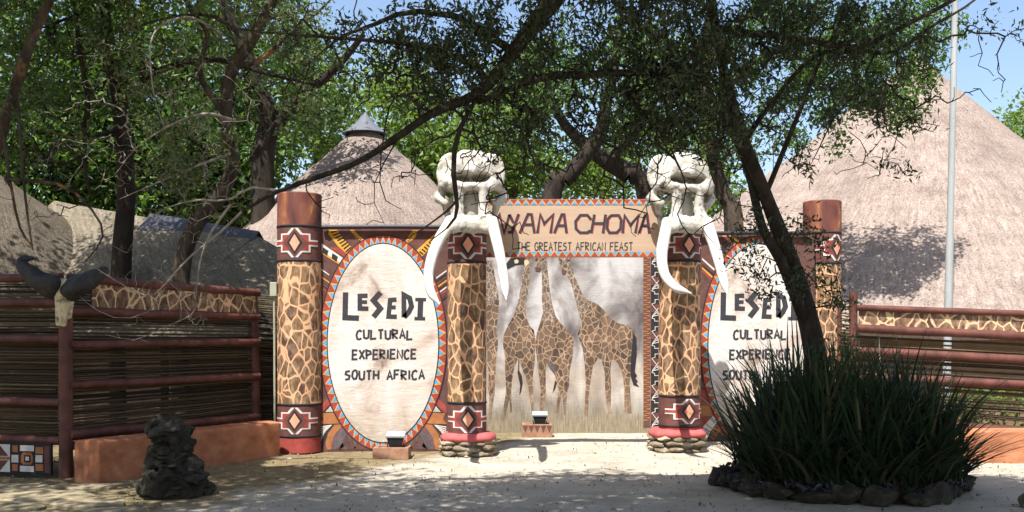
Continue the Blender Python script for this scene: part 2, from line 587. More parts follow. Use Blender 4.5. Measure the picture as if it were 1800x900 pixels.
class Wallpaint:
    """painted shapes a few millimetres proud of an upright face at depth Y (facing -Y)"""
    def __init__(s, mb, Y):
        s.mb, s.Y, s.f = mb, Y, px_plane(Y)

    def poly(s, pts, mi, layer, px=True):
        q = [s.f(*p) for p in pts] if px else pts
        y = s.Y - .002 * layer
        v3 = [Vector((x, y, z)) for x, z in q]
        tris = tessellate_polygon([v3])
        out = []
        for a, b, c in tris:
            n = (v3[b] - v3[a]).cross(v3[c] - v3[a])
            out.append((a, b, c) if n.y < 0 else (a, c, b))
        s.mb.add(v3, out, mi)

    def line(s, pts, w, mi, layer, px=True, closed=False):
        q = [Vector(s.f(*p)) if px else Vector(p) for p in pts]
        strip(s.mb, q, w, mi, lambda p: Vector((p.x, s.Y - .002 * layer, p.y)), closed)


def strip(mb, q, w, mi, place, closed=False):
    n = len(q)
    L, Rr = [], []
    for i in range(n):
        if closed:
            a, b = q[i - 1], q[(i + 1) % n]
            d1, d2 = (q[i] - a).normalized(), (b - q[i]).normalized()
        else:
            d1 = (q[i] - q[i - 1]).normalized() if i else (q[1] - q[0]).normalized()
            d2 = (q[i + 1] - q[i]).normalized() if i < n - 1 else d1
        m = d1 + d2
        if m.length < 1e-4:
            m = d1
        m.normalize()
        nn = Vector((-m.y, m.x))
        k = 1 / max(.55, nn.dot(Vector((-d1.y, d1.x))))
        L.append(q[i] + nn * w / 2 * k)
        Rr.append(q[i] - nn * w / 2 * k)
    vs = [place(p) for p in L] + [place(p) for p in Rr]
    fs = []
    for i in range(n if closed else n - 1):
        j = (i + 1) % n
        fs.append((i, n + i, n + j, j))
    mb.add(vs, fs, mi)


GLYPH = {
    'A': [[(0, 0), (.5, 1), (1, 0)], [(.22, .36), (.8, .36)]],
    'C': [[(1, .84), (.66, 1), (.2, .86), (0, .45), (.16, .06), (.5, 0), (.95, .12)]],
    'D': [[(.04, 0), (.0, 1), (.5, .95), (.95, .6), (.85, .3), (.04, 0)]],
    'E': [[(1, .98), (.05, 1), (.0, 0), (1, .02)], [(.05, .5), (.85, .54)]],
    'F': [[(1, 1), (.05, .96), (0, 0)], [(.05, .5), (.8, .55)]],
    'G': [[(.95, .84), (.6, 1), (.18, .86), (0, .45), (.2, .06), (.6, 0), (1, .14), (1, .46), (.6, .46)]],
    'H': [[(0, 0), (.05, 1)], [(.95, 0), (1, 1)], [(.02, .5), (.97, .5)]],
    'I': [[(.5, 0), (.5, 1)]],
    'L': [[(.05, 1), (0, 0), (1, .04)]],
    'M': [[(0, 0), (.12, 1), (.5, .35), (.92, 1), (.88, 0)]],
    'N': [[(0, 0), (.05, 1), (.92, .0), (1, 1)]],
    'O': [[(.45, 1), (.08, .75), (0, .3), (.3, 0), (.75, .05), (1, .5), (.85, .9), (.45, 1)]],
    'P': [[(.05, 0), (0, 1), (.8, .86), (.9, .6), (.05, .42)]],
    'R': [[(.05, 0), (0, 1), (.85, .88), (.85, .62), (.05, .46), (.95, 0)]],
    'S': [[(.95, .95), (.2, .88), (.1, .6), (.88, .42), (.75, .08), (0, 0)]],
    'T': [[(.5, 0), (.5, 1)], [(0, .97), (1, 1.02)]],
    'U': [[(0, 1), (.06, .12), (.45, 0), (.9, .12), (1, 1)]],
    'X': [[(0, 0), (1, 1)], [(0, 1), (1, 0)]],
    'Y': [[(.5, 0), (.5, .5), (0, 1)], [(.5, .5), (1, 1)]],
}


def write(wp, text, u0, v0, u1, v1, w, mi, layer, widths=None, gap=.28, jitter=0.0, slant=0.0, space=.7):
    """hand-painted capitals filling the box u0..u1, v0 (top)..v1 (bottom) given in photograph pixels"""
    ws = []
    for ch in text:
        ws.append(space if ch == ' ' else (.3 if ch == 'I' else (1.2 if ch == 'M' else 1.0)))
    total = sum(ws) + gap * (len(text) - 1)
    k = (u1 - u0) / total
    x = u0
    r = random.Random(text)
    for ch, cw in zip(text, ws):
        if ch != ' ':
            h = v1 - v0
            dy = r.uniform(-jitter, jitter) * h
            for j, pl in enumerate(GLYPH[ch]):
                pts = [(x + (px if ch != 'I' else .5) * cw * k + slant * h * (py - .5), v1 - py * h + dy) for px, py in pl]
                wp.line(pts, w, mi, layer + .3 * j)
        x += (cw + gap) * k


# ------------------------------------------------------------------ surface nets: organic solids out of a distance field
def surface_nets(fn, lo, hi, step):
    lo, hi = np.array(lo, float), np.array(hi, float)
    n = np.ceil((hi - lo) / step).astype(int) + 1
    ax = [lo[i] + step * np.arange(n[i]) for i in range(3)]
    X, Y, Z = np.meshgrid(*ax, indexing='ij')
    S = fn(X, Y, Z)
    c = [(i, j, k) for i in (0, 1) for j in (0, 1) for k in (0, 1)]

    def sub(A, o):
        return A[o[0]:A.shape[0] - 1 + o[0], o[1]:A.shape[1] - 1 + o[1], o[2]:A.shape[2] - 1 + o[2]]
    vals = {o: sub(S, o) for o in c}
    neg = sum((v < 0).astype(int) for v in vals.values())
    act = (neg > 0) & (neg < 8)
    acc = np.zeros(act.shape + (3,))
    cnt = np.zeros(act.shape)
    for a in c:
        for d in range(3):
            if a[d] == 0:
                b = tuple(a[i] + (1 if i == d else 0) for i in range(3))
                va, vb = vals[a], vals[b]
                cr = ((va < 0) != (vb < 0)) & act
                t = np.where(cr, va / np.where(np.abs(va - vb) < 1e-12, 1, va - vb), 0)
                for i in range(3):
                    acc[..., i] += np.where(cr, a[i] + (t if i == d else 0), 0)
                cnt += cr
    idx = -np.ones(act.shape, int)
    w = np.argwhere(act)
    idx[act] = np.arange(len(w))
    V = lo + (w + acc[act] / cnt[act][:, None]) * step
    Q = []
    for d in range(3):
        e, f = (d + 1) % 3, (d + 2) % 3
        sl0 = [slice(None)] * 3
        sl1 = [slice(None)] * 3
        sl0[d], sl1[d] = slice(0, -1), slice(1, None)
        a, b = S[tuple(sl0)], S[tuple(sl1)]
        cr = np.argwhere((a < 0) != (b < 0))
        ok = (cr[:, e] > 0) & (cr[:, f] > 0) & (cr[:, e] < act.shape[e]) & (cr[:, f] < act.shape[f]) & (cr[:, d] < act.shape[d])
        cr = cr[ok]
        flip = a[tuple(cr.T)] < 0
        q = []
        for oe, of in ((1, 1), (0, 1), (0, 0), (1, 0)):
            p = cr.copy()
            p[:, e] -= oe
            p[:, f] -= of
            q.append(idx[tuple(p.T)])
        q = np.stack(q, 1)
        q[~flip] = q[~flip][:, ::-1]
        Q.append(q)
    Q = np.concatenate(Q)
    return V, Q[(Q >= 0).all(1)]


def ell(X, Y, Z, c, r):
    q = np.sqrt(((X - c[0]) / r[0]) ** 2 + ((Y - c[1]) / r[1]) ** 2 + ((Z - c[2]) / r[2]) ** 2)
    return (q - 1) * min(r)


def cone(X, Y, Z, a, b, ra, rb):
    a, b = np.array(a, float), np.array(b, float)
    d = b - a
    t = ((X - a[0]) * d[0] + (Y - a[1]) * d[1] + (Z - a[2]) * d[2]) / d.dot(d)
    t = np.clip(t, 0, 1)
    return np.sqrt((X - a[0] - t * d[0]) ** 2 + (Y - a[1] - t * d[1]) ** 2 + (Z - a[2] - t * d[2]) ** 2) - (ra + (rb - ra) * t)


def smin(a, b, k):
    h = np.clip(.5 + .5 * (b - a) / k, 0, 1)
    return b + (a - b) * h - k * h * (1 - h)


def smax(a, b, k):
    return -smin(-a, -b, k)


# ------------------------------------------------------------------ ground
def smooth_axis(a, b, n0, far):
    x = np.linspace(a, b, n0)
    out = [a - d for d in (far, far * .5, 60, 30, 12, 5, 2)]
    out2 = [b + d for d in (2, 5, 12, 30, 60, far * .5, far)]
    return np.concatenate([out, x, out2])


gx, gy = smooth_axis(-9, 9, 130, 300), smooth_axis(3, 22, 130, 300)
GX, GY = np.meshgrid(gx, gy, indexing='ij')
GZ = np.zeros_like(GX)
for i in range(GX.shape[0]):
    for j in range(GX.shape[1]):
        GZ[i, j] = .016 * noise.noise(Vector((GX[i, j] * 1.3, GY[i, j] * 1.3, 0))) + .008 * noise.noise(Vector((GX[i, j] * 5, GY[i, j] * 5, 3)))
V = np.stack([GX.ravel(), GY.ravel(), GZ.ravel() - .006], 1)
ny = len(gy)
ii, jj = np.meshgrid(np.arange(len(gx) - 1), np.arange(ny - 1), indexing='ij')
b0 = (ii * ny + jj).ravel()
ground = np_mesh("ground", V, np.stack([b0, b0 + ny, b0 + ny + 1, b0 + 1], 1), GROUND, smooth=True)
tag(ground, kind='structure')

# flagstones at the foot of the left fence
mb = MB()
for cx, cy, rx, ry, sd in ((-4.55, 9.55, .52, .34, 1), (-5.15, 10.1, .5, .3, 2), (-3.95, 9.15, .36, .24, 3), (-4.6, 8.95, .42, .22, 4), (-5.35, 9.35, .3, .3, 5),
                           (-4.35, 10.15, .26, .2, 6), (-5.3, 8.75, .4, .22, 7), (-3.55, 8.8, .3, .16, 8), (-4.2, 8.55, .35, .18, 9), (-5.75, 10.35, .25, .3, 10)):
    r_ = random.Random(sd)
    n = 11
    ring = []
    for k in range(n):
        a = 2 * math.pi * k / n + r_.uniform(-.15, .15)
        q = r_.uniform(.82, 1.08)
        ring.append((cx + rx * q * math.cos(a), cy + ry * q * math.sin(a)))
    zt = r_.uniform(.025, .045)
    vs = [(x, y, -.02) for x, y in ring] + [(x, y, zt * .7) for x, y in ring] + [(cx + (x - cx) * .93, cy + (y - cy) * .93, zt + .004 * math.sin(9 * x)) for x, y in ring]
    fs = [(k, (k + 1) % n, n + (k + 1) % n, n + k) for k in range(n)] + [(n + k, n + (k + 1) % n, 2 * n + (k + 1) % n, 2 * n + k) for k in range(n)] + [tuple(range(2 * n, 3 * n))]
    mb.add(vs, fs, 0, False)
tag(mb.build("stone_paving", SLAB), kind='structure')


# ------------------------------------------------------------------ painted pillars
def clip_x(poly, x, keep_gt):
    out = []
    for i in range(len(poly)):
        a, b = poly[i - 1], poly[i]
        ia, ib = (a[0] >= x) == keep_gt, (b[0] >= x) == keep_gt
        if ia != ib:
            t = (x - a[0]) / (b[0] - a[0])
            out.append((x, a[1] + t * (b[1] - a[1])))
        if ib:
            out.append(b)
    return out


def wrap(mb, cx, cy, r, poly, mi, layer, turn=0.0):
    """flat polygon (arc length, height) laid round a column, arc 0 facing the camera side"""
    rr = r + .002 * layer
    v2 = [Vector((p[0], p[1], 0)) for p in poly]
    for t in tessellate_polygon([v2]):
        tri = [(v2[i].x, v2[i].y) for i in t]
        x0, x1 = min(p[0] for p in tri), max(p[0] for p in tri)
        st = .02
        k = math.floor(x0 / st)
        while k * st < x1:
            q = clip_x(clip_x(tri, k * st, True), (k + 1) * st, False) if (x0 < k * st or x1 > (k + 1) * st) else tri
            if len(q) >= 3:
                vs = []
                for s_, z in q:
                    a = -math.pi / 2 + s_ / r + turn
                    vs.append(Vector((cx + rr * math.cos(a), cy + rr * math.sin(a), z)))
                nrm = (vs[1] - vs[0]).cross(vs[2] - vs[0])
                mid = sum(vs, Vector()) / len(vs) - Vector((cx, cy, 0))
                order = list(range(len(vs)))
                if nrm.x * mid.x + nrm.y * mid.y < 0:
                    order.reverse()
                mb.add(vs, [order], mi)
            k += 1


def stepped(w, h):
    """outline of the stepped cross: points from right arm tip round to the left"""
    q = [(1, .22), (.62, .22), (.62, .64), (.30, .64), (.12, 1)]
    full = q + [(-x, y) for x, y in reversed(q)] + [(-x, -y) for x, y in q] + [(x, -y) for x, y in reversed(q)]
    return [(x * w, y * h) for x, y in full]


def emblem(mb, cx, cy, r, z0, z1, turn, mats):
    """white outlined stepped cross with a diamond, on a brown band"""
    zc, h = (z0 + z1) / 2, (z1 - z0) / 2 - .035
    n = max(2, round(2 * math.pi * r / .86))
    pitch = 2 * math.pi * r / n
    for k in range(n):
        s0 = k * pitch
        tr = turn
        w = .35

        def put(pts, mi, layer):
            wrap(mb, cx, cy, r, [(s0 + x, zc + z) for x, z in pts], mi, layer, tr)
        put(stepped(w, h), mats['white'], 1)
        put([((abs(x) - (.03 if abs(x) < .9 * w else 0)) * (1 if x > 0 else -1), z * .84 if abs(z) > .3 * h else z * .5) for x, z in stepped(w, h)], mats['red'], 2)
        put([(.17, 0), (0, h * 1.0), (-.17, 0), (0, -h * 1.0)], mats['brown'], 3)
        put([(.105, 0), (0, h * .80), (-.105, 0), (0, -h * .80)], mats['black'], 4)
        put([(.068, 0), (0, h * .58), (-.068, 0), (0, -h * .58)], mats['pink'], 5)


def pillar(label, cx, cy, r, ztop, zu1, zu0, zl1, zl0, zbase, turn=0.0, rust=True):
    root = thing("painted_pillar", (cx, cy, 0), label, "pillar", "painted pillars of the gate")
    o = (cx, cy, 0)
    mats = [RUST, DARKRED, GIR_PILLAR, RED, BLACK, WHITE, PINK, BROWN]
    m = dict(rust=0, maroon=1, gir=2, red=3, black=4, white=5, pink=6, brown=1)
    mb = MB()
    n = 64
    zs = [(zbase, zl0, m['red']), (zl0, zl1, m['maroon']), (zl1, zu0, m['gir']), (zu0, zu1, m['maroon']), (zu1, ztop, m['rust'])]
    for a, b, mi in zs:
        mb.lathe((cx, cy, 0), [(r, a + (b - a) * k / 6) for k in range(7)], n, mi,
                 fn=lambda p, an, rr, z: p + Vector((math.cos(an), math.sin(an), 0)) * .005 * noise.noise(Vector((math.cos(an) * 2, math.sin(an) * 2 + cx, z * 2))))
    mb.lathe((cx, cy, ztop), [(r, 0), (r * .985, .012), (r * .6, .016), (0.001, .016)], n, m['rust'])
    mb.build("shaft", mats, root, merge=True)
    for z in (zl0, zl1, zu0, zu1):
        mb = MB()
        mb.lathe((cx, cy, z), [(r, -.016), (r + .0065, -.014), (r + .0065, .014), (r, .016)], n, 0)
        mb.build("black_band", [BLACK], root)
    mb = MB()
    emblem(mb, cx, cy, r + .004, zu0, zu1, turn, m)
    emblem(mb, cx, cy, r + .004, zl0, zl1, turn, m)
    mb.build("stepped_emblem", mats, root)
    return root


def rock_blob(mb, c, size, seed, mi=0, sub=2, rz=None, rough=.22):
    r_ = random.Random(seed)
    bm = bmesh.new()
    bmesh.ops.create_icosphere(bm, subdivisions=sub, radius=1)
    rz = r_.uniform(0, 6.28) if rz is None else rz
    cs, sn = math.cos(rz), math.sin(rz)
    off = Vector((seed * 3.1, seed * 1.7, seed * .9))
    cuts = [(Vector((r_.uniform(-1, 1), r_.uniform(-1, 1), r_.uniform(-1, 1))).normalized(), r_.uniform(.55, .85)) for _ in range(7)]
    vs = []
    for v in bm.verts:
        d = v.co.normalized()
        k = 1 + rough * noise.noise(d * 1.6 + off) + rough * .5 * noise.noise(d * 4 + off)
        p = d * k
        for nrm, dd in cuts:
            q = p.dot(nrm)
            if q > dd:
                p -= nrm * (q - dd) * .85
        x, y, z = p.x * size[0] / 2, p.y * size[1] / 2, p.z * size[2] / 2
        vs.append((c[0] + x * cs - y * sn, c[1] + x * sn + y * cs, c[2] + z))
    mb.add(vs, [[q.index for q in f.verts] for f in bm.faces], mi, False)
    bm.free()


def stone_base(root, cx, cy, w, h):
    mb = MB()
    mb.lathe((cx, cy, 0), [(w * .44, -.03), (w * .44, h - .04), (0.001, h - .04)], 20, 0)
    r_ = random.Random(int(cx * 100))
    rows = 3
    for row in range(rows):
        n = 11 + row % 2
        for k in range(n):
            a = 2 * math.pi * (k + .5 * row) / n + r_.uniform(-.08, .08)
            rr = w * .46 / max(abs(math.cos(a)), abs(math.sin(a))) ** .45
            hz = (h - .03) / rows
            rock_blob(mb, (cx + rr * math.cos(a), cy + rr * math.sin(a), hz * (row + .5) + r_.uniform(-.015, .015)),
                      (r_.uniform(.13, .17), r_.uniform(.19, .27), hz * r_.uniform(1.05, 1.35)), r_.randrange(999), 0, 2, a)
    mb.build("stone_base", STONE, root)
    mb = MB()
    prof = [(w * .45, h - .06), (w * .52, h - .035), (w * .525, h + .01), (w * .46, h + .045), (w * .30, h + .06)]
    mb.lathe((cx, cy, 0), prof, 40, 0, fn=lambda p, an, rr, z: Vector((cx + (p.x - cx) / max(abs(math.cos(an)), abs(math.sin(an))) ** .4,
             cy + (p.y - cy) / max(abs(math.cos(an)), abs(math.sin(an))) ** .4, p.z + .012 * noise.noise(p * 7))))
    mb.build("cement_cap", REDCAP, root, merge=True)


YL, YIL, YIR, YR = 13.62, 13.3, 13.75, 15.3


def zp(v, Y):
    return EYE + (V_H - v) * Y / F_PX


pillar("painted pillar at the left end of the gate with a plain red foot on sand",
       P(526.5, 0, YL).x, YL, .303, zp(338, YL - .3), zp(396, YL - .3), zp(457, YL - .3), zp(712, YL - .3), zp(768, YL - .3), 0)
p_il = pillar("giraffe-patterned pillar on a stone base between the left oval panel and giraffe wall",
              P(821, 0, YIL).x, YIL, .262, zp(392, YIL), zp(400, YIL - .26), zp(460, YIL - .26), zp(709, YIL - .26), zp(766, YIL - .26), .2, .09)
stone_base(p_il, P(823, 0, YIL).x, YIL, .72, .24)
p_ir = pillar("giraffe-patterned pillar on a stone base just right of the giraffe wall",
              P(1194.5, 0, YIR).x, YIR, .29, zp(392, YIR), zp(402, YIR - .29), zp(458, YIR - .29), zp(697, YIR - .29), zp(750, YIR - .29), .2, .28)
stone_base(p_ir, P(1190, 0, YIR).x, YIR, .76, .25)
pillar("painted pillar partly hidden behind the leaning dark trunk at the right end of the gate",
       P(1445, 0, YR).x, YR, .288, zp(352, YR - .27), zp(408, YR - .27), zp(462, YR - .27), zp(712, YR - .27), zp(768, YR - .27), 0, .5)


# ------------------------------------------------------------------ the two painted oval panels
def ellipse(cu, cv, a, b, n=72, t0=0.0):
    return [(cu + a * math.cos(2 * math.pi * k / n + t0), cv - b * math.sin(2 * math.pi * k / n + t0)) for k in range(n)]


PM = [BROWN, WHITE, RED, BLUE, YELLOW, BLACK, ORANGE, GREY, OVAL, DARKRED, PINK]


def oval_panel(label, Y, u0, u1, vt, cu, cv, a, b, ao, bo, corner, side):
    """upright masonry panel with a painted oval shield"""
    x0, x1 = P(u0, 0, Y).x, P(u1, 0, Y).x
    zt = zp(vt, Y)
    root = thing("painted_wall_panel", ((x0 + x1) / 2, Y, 0), label, "wall panel", "oval painted panels of the gate")
    mb = MB()
    mb.box(((x0 + x1) / 2, Y + .1, zt / 2 - .02), (x1 - x0, .2, zt + .04), 0)
    wall = mb.build("wall", [BROWN], root)
    mb = MB()
    wp = Wallpaint(mb, Y)
    lo_u, hi_u, lo_v, hi_v = u0 + 1, u1 - 1, vt + 2, zp_inv(0.02, Y)

    def clampp(pts):
        return [(min(max(u, lo_u), hi_u), min(max(v, lo_v), hi_v)) for u, v in pts]
    corner(wp, clampp)
    wp.poly(clampp(ellipse(cu, cv, ao + 2.2, bo + 2.2)), 5, 4)
    wp.poly(clampp(ellipse(cu, cv, ao, bo)), 2, 5)
    n = 64
    for k in range(n):
        t = 2 * math.pi * k / n
        dt = math.pi / n

        def e(t_, f):
            aa, bb = a + (ao - a) * f, b + (bo - b) * f
            return (cu + aa * math.cos(t_), cv - bb * math.sin(t_))
        wp.poly(clampp([e(t - dt * 1.0, .06), e(t, 1.0), e(t + dt * 1.0, .06)]), 4, 6)
        wp.poly(clampp([e(t - dt * .74, .02), e(t, .76), e(t + dt * .74, .02)]), 3, 7)
    wp.poly(ellipse(cu, cv, a + 2.0, b + 2.0), 5, 8)
    wp.poly(ellipse(cu, cv, a, b), 8, 9)
    mb.build("shield_painting", PM, root)
    mb = MB()
    wp = Wallpaint(mb, Y)
    s = side
    def big(pl, j, w=9.6):
        wp.line([(cu + (x - 673.5) * s, y) for x, y in pl], w * Y / F_PX, 0, 10 + .3 * j)
    z7 = lambda pts: [(560 + x / 4.092, 380 + y / 4.092) for x, y in pts]
    big(z7([(196, 548), (192, 730), (292, 734)]), 0)
    big(z7([(354, 572), (298, 574), (298, 664), (360, 666)]), 0, 8)
    big(z7([(298, 618), (350, 618)]), 1, 6.5)
    big(z7([(448, 548), (396, 606), (446, 664), (396, 726)]), 0)
    big(z7([(562, 600), (516, 604), (504, 722), (564, 724)]), 0, 8)
    big(z7([(510, 656), (556, 656)]), 1, 7)
    big(z7([(616, 728), (614, 566), (656, 590), (670, 650), (650, 690), (616, 728)]), 0, 9)
    big(z7([(736, 596), (730, 736)]), 0)
    big(z7([(696, 600), (774, 600)]), 1, 6)
    big(z7([(690, 737), (768, 738)]), 1, 6)
    w2 = 3.7 * Y / F_PX
    def row(text, ua, va, ub, vb):
        write(wp, text, cu + (ua - 673.5) * s, va, cu + (ub - 673.5) * s, vb, w2, 0, 10, gap=.38, jitter=.05, space=.9)
    mb.build("lettering", [LETTER], root)
    for args in (("CULTURAL", 627, 580, 725, 596), ("EXPERIENCE", 620, 615, 732, 631), ("SOUTH AFRICA", 607, 651, 746, 667)):
        mb = MB()
        wp = Wallpaint(mb, Y)
        row(*args)
        mb.build("lettering", [LETTER], root)
    return root


def zp_inv(z, Y):
    return V_H - (z - EYE) * F_PX / Y


def left_corner(wp, cl):
    z1 = lambda pts: [(480 + x / 4.5, 330 + y / 4.5) for x, y in pts]
    z8 = lambda pts: [(560 + x / 5, 640 + y / 5) for x, y in pts]

    def L(f, pts, mi, layer):
        wp.poly(cl(f(pts)), mi, layer)

    def bars(f, a0, a1, b0, b1, n, mi, layer, w=.45):
        for k in range(n):
            t0, t1 = (k + .2) / n, (k + .2 + w) / n
            q = [(a0[0] + (a1[0] - a0[0]) * t0, a0[1] + (a1[1] - a0[1]) * t0), (a0[0] + (a1[0] - a0[0]) * t1, a0[1] + (a1[1] - a0[1]) * t1),
                 (b0[0] + (b1[0] - b0[0]) * t1, b0[1] + (b1[1] - b0[1]) * t1), (b0[0] + (b1[0] - b0[0]) * t0, b0[1] + (b1[1] - b0[1]) * t0)]
            L(f, q, mi, layer)
    # reddish top field
    L(z1, [(520, 322), (1340, 322), (1200, 480), (880, 375), (640, 480)], 9, 1)
    # left ladder and comb
    L(z1, [(440, 330), (505, 330), (560, 410), (645, 490), (600, 535), (520, 470), (440, 370)], 4, 2)
    bars(z1, (452, 345), (585, 520), (500, 335), (630, 478), 8, 5, 3)
    L(z1, [(610, 330), (640, 330), (680, 380), (735, 420), (715, 440), (650, 395)], 4, 2)
    bars(z1, (625, 372), (705, 438), (640, 360), (712, 425), 6, 5, 3)
    # right ladder and comb
    L(z1, [(1130, 500), (1300, 345), (1345, 350), (1330, 385), (1180, 545)], 4, 2)
    bars(z1, (1150, 512), (1300, 362), (1180, 535), (1325, 385), 8, 5, 3)
    L(z1, [(1105, 335), (1150, 335), (1120, 400), (1062, 440), (1050, 420)], 4, 2)
    bars(z1, (1100, 352), (1060, 425), (1115, 360), (1075, 432), 5, 5, 3)
    # little white tablets
    L(z1, [(385, 440), (560, 560), (530, 612), (385, 520)], 4, 2)
    L(z1, [(385, 440), (560, 560), (536, 600), (385, 500)], 1, 3)
    for d in (0, 75):
        L(z1, [(395 + d, 470 + d * .62), (440 + d, 500 + d * .62), (428 + d, 540 + d * .62), (388 + d, 510 + d * .62)], 5, 3.5)
    L(z1, [(440, 470), (520, 520), (560, 545), (600, 560), (640, 500), (600, 535), (520, 475)], 2, 2)
    # slanting stripes down both edges
    for k in range(7):
        v = 640 + k * 30
        L(z1, [(380, v), (445, v + 45), (445, v + 55), (380, v + 10)], (1, 9, 4, 9, 5, 2, 9)[k], 2)
    for k in range(9):
        v = 700 + k * 26
        L(z1, [(1290, v + 10), (1372, v - 50), (1372, v - 38), (1290, v + 22)], (1, 5, 9, 4, 5, 1, 2, 9, 5)[k], 2)
    # lower part
    for m in (lambda x: x, lambda x: 1135 - x):
        g = lambda pts, m=m: z8([(m(x), y) for x, y in pts])
        L(g, [(5, 430), (20, 360), (85, 300), (120, 340), (20, 432)], 2, 2)
        L(g, [(20, 432), (190, 425), (232, 520), (10, 528), (40, 480)], 6, 2)
        L(g, [(45, 425), (118, 340), (162, 420)], 5, 2)
        for k in range(7):
            L(g, [(62 + k * 14, 421), (118 + k * 1.5, 352 + k * 3), (121 + k * 1.5, 354 + k * 3), (70 + k * 14, 421)], 1, 3)
        L(g, [(10, 535), (130, 530), (75, 600), (40, 740), (10, 745)], 5, 2)
        for k in range(11):
            L(g, [(12, 548 + k * 19), (118 - k * 8, 532 + k * 8), (116 - k * 8, 540 + k * 8), (12, 558 + k * 19)], 1, 3)
        L(g, [(75, 765), (62, 700), (85, 610), (140, 535), (232, 522), (190, 560), (130, 640), (105, 770)], 6, 3)
        L(g, [(105, 768), (130, 640), (188, 560), (238, 530), (330, 640), (440, 720), (470, 772)], 7, 2.5)
        for k in range(10):
            t = k / 9
            x, y = 112 + (230 - 112) * t ** 1.3, 750 - (750 - 545) * t
            L(g, [(x - 6, y - 7), (x + 7, y - 7), (x + 7, y + 7), (x - 6, y + 7)], 2, 3)
        for (ax, ay, bx, by, ca, cb) in ((180, 770, 250, 600, 275, 690), (240, 770, 290, 640, 330, 740), (300, 772, 345, 680, 420, 765), (150, 770, 215, 690, 230, 760)):
            L(g, [(ax, ay), (bx, by), (ca, cb)], 0, 3)


def right_corner(wp, cl):
    z6 = lambda pts: [(1100 + x / 4.09, 380 + y / 4.09) for x, y in pts]
    z7 = lambda pts: [(1100 + x / 2.8125, 580 + y / 2.8125) for x, y in pts]
    wp.poly(cl(z6([(560, 135), (1300, 135), (1200, 260), (900, 160), (700, 260)])), 9, 1)
    wp.poly(cl(z6([(690, 140), (720, 140), (800, 200), (780, 215)])), 10, 2)
    wp.poly(cl(z6([(740, 140), (765, 140), (830, 190), (815, 200)])), 4, 2)
    wp.poly(cl(z6([(690, 190), (725, 180), (730, 240), (690, 250)])), 5, 2)
    wp.poly(cl(z6([(545, 270), (640, 360), (600, 440), (545, 390)])), 9, 1)
    for k in range(6):
        wp.poly(cl(z6([(548, 300 + k * 22), (640, 380 + k * 22), (634, 392 + k * 22), (548, 312 + k * 22)])), (1, 9, 5, 4, 2, 9)[k], 2)
    wp.poly(cl(z7([(365, 300), (420, 290), (440, 370), (365, 372)])), 2, 1)
    wp.poly(cl(z7([(365, 374), (430, 374), (450, 425), (365, 430)])), 6, 1)
    wp.poly(cl(z7([(365, 432), (455, 430), (400, 560), (365, 520)])), 2, 1)
    wp.poly(cl(z7([(380, 480), (430, 425), (470, 430), (420, 500), (400, 560), (385, 540)])), 1, 2)
    wp.poly(cl(z7([(410, 550), (430, 490), (475, 445), (500, 460), (450, 520), (440, 560)])), 6, 2.5)
    for k in range(8):
        wp.poly(cl(z7([(412 + k * 8, 535 - k * 13), (426 + k * 8, 545 - k * 13), (428 + k * 8, 540 - k * 13), (414 + k * 8, 530 - k * 13)])), 5, 3)


Y_LP, Y_RP = 13.62, 14.9
oval_panel("painted gate panel with a fully visible white oval, standing between two left pillars",
           Y_LP, 560, 790, 402, 673.5, 603, 97, 174, 111, 189, left_corner, 1.0)
oval_panel("painted gate panel whose white oval is half hidden by the leaning tree",
           Y_RP, 1222, 1432, 412, 1333, 606, 88, 176, 101, 190, right_corner, .94)
for lab, ua, ub, Y, v in (("dark steel pipe running along the top of the left oval panel", 566, 792, Y_LP - .06, 399),
                          ("dark steel pipe running along the top of the right oval panel", 1225, 1425, Y_RP - .06, 410)):
    mb = MB()
    mb.tube([P(ua, v, Y), P((ua + ub) / 2, v - .5, Y), P(ub, v, Y)], .028, 12)
    mb.tube([P(ua + 5, v, Y), P(ua + 9, v, Y)], .035, 12)
    mb.tube([P(ub - 9, v, Y), P(ub - 5, v, Y)], .035, 12)
    tag(mb.build("steel_pipe", DARKMETAL, None, P(ua, v, Y)), lab, "pipe", "pipes along the panel tops")

# ------------------------------------------------------------------ wall with the painted giraffes
Y_M = 16.3
root = thing("mural_wall", (P(1010, 0, Y_M).x, Y_M, 0), "pale mural wall painted with four giraffes, standing back between the two skull pillars", "mural wall")
mb = MB()
x0, x1 = P(828, 0, Y_M).x, P(1245, 0, Y_M).x
zt = zp(410, Y_M)
mb.box(((x0 + x1) / 2, Y_M + .12, zt / 2 - .02), (x1 - x0, .24, zt + .04))
mb.build("wall", [MURAL], root)
z4 = lambda pts: [(840 + x / 5, 420 + y / 5) for x, y in pts]
z5 = lambda pts: [(840 + x / 4.091, 580 + y / 4.091) for x, y in pts]
GM = [GIR_MURAL, GIR_NECK, BLACK, CREAM, BROWN, GREY]


def giraffe(neck, body, extra):
    mb = MB()
    wp = Wallpaint(mb, Y_M)
    wp.poly(body, 0, 1)
    wp.poly(neck, 1, 2)
    for pts, mi, ly in extra:
        wp.poly(pts, mi, ly)
    mb.build("painted_giraffe", GM, root)


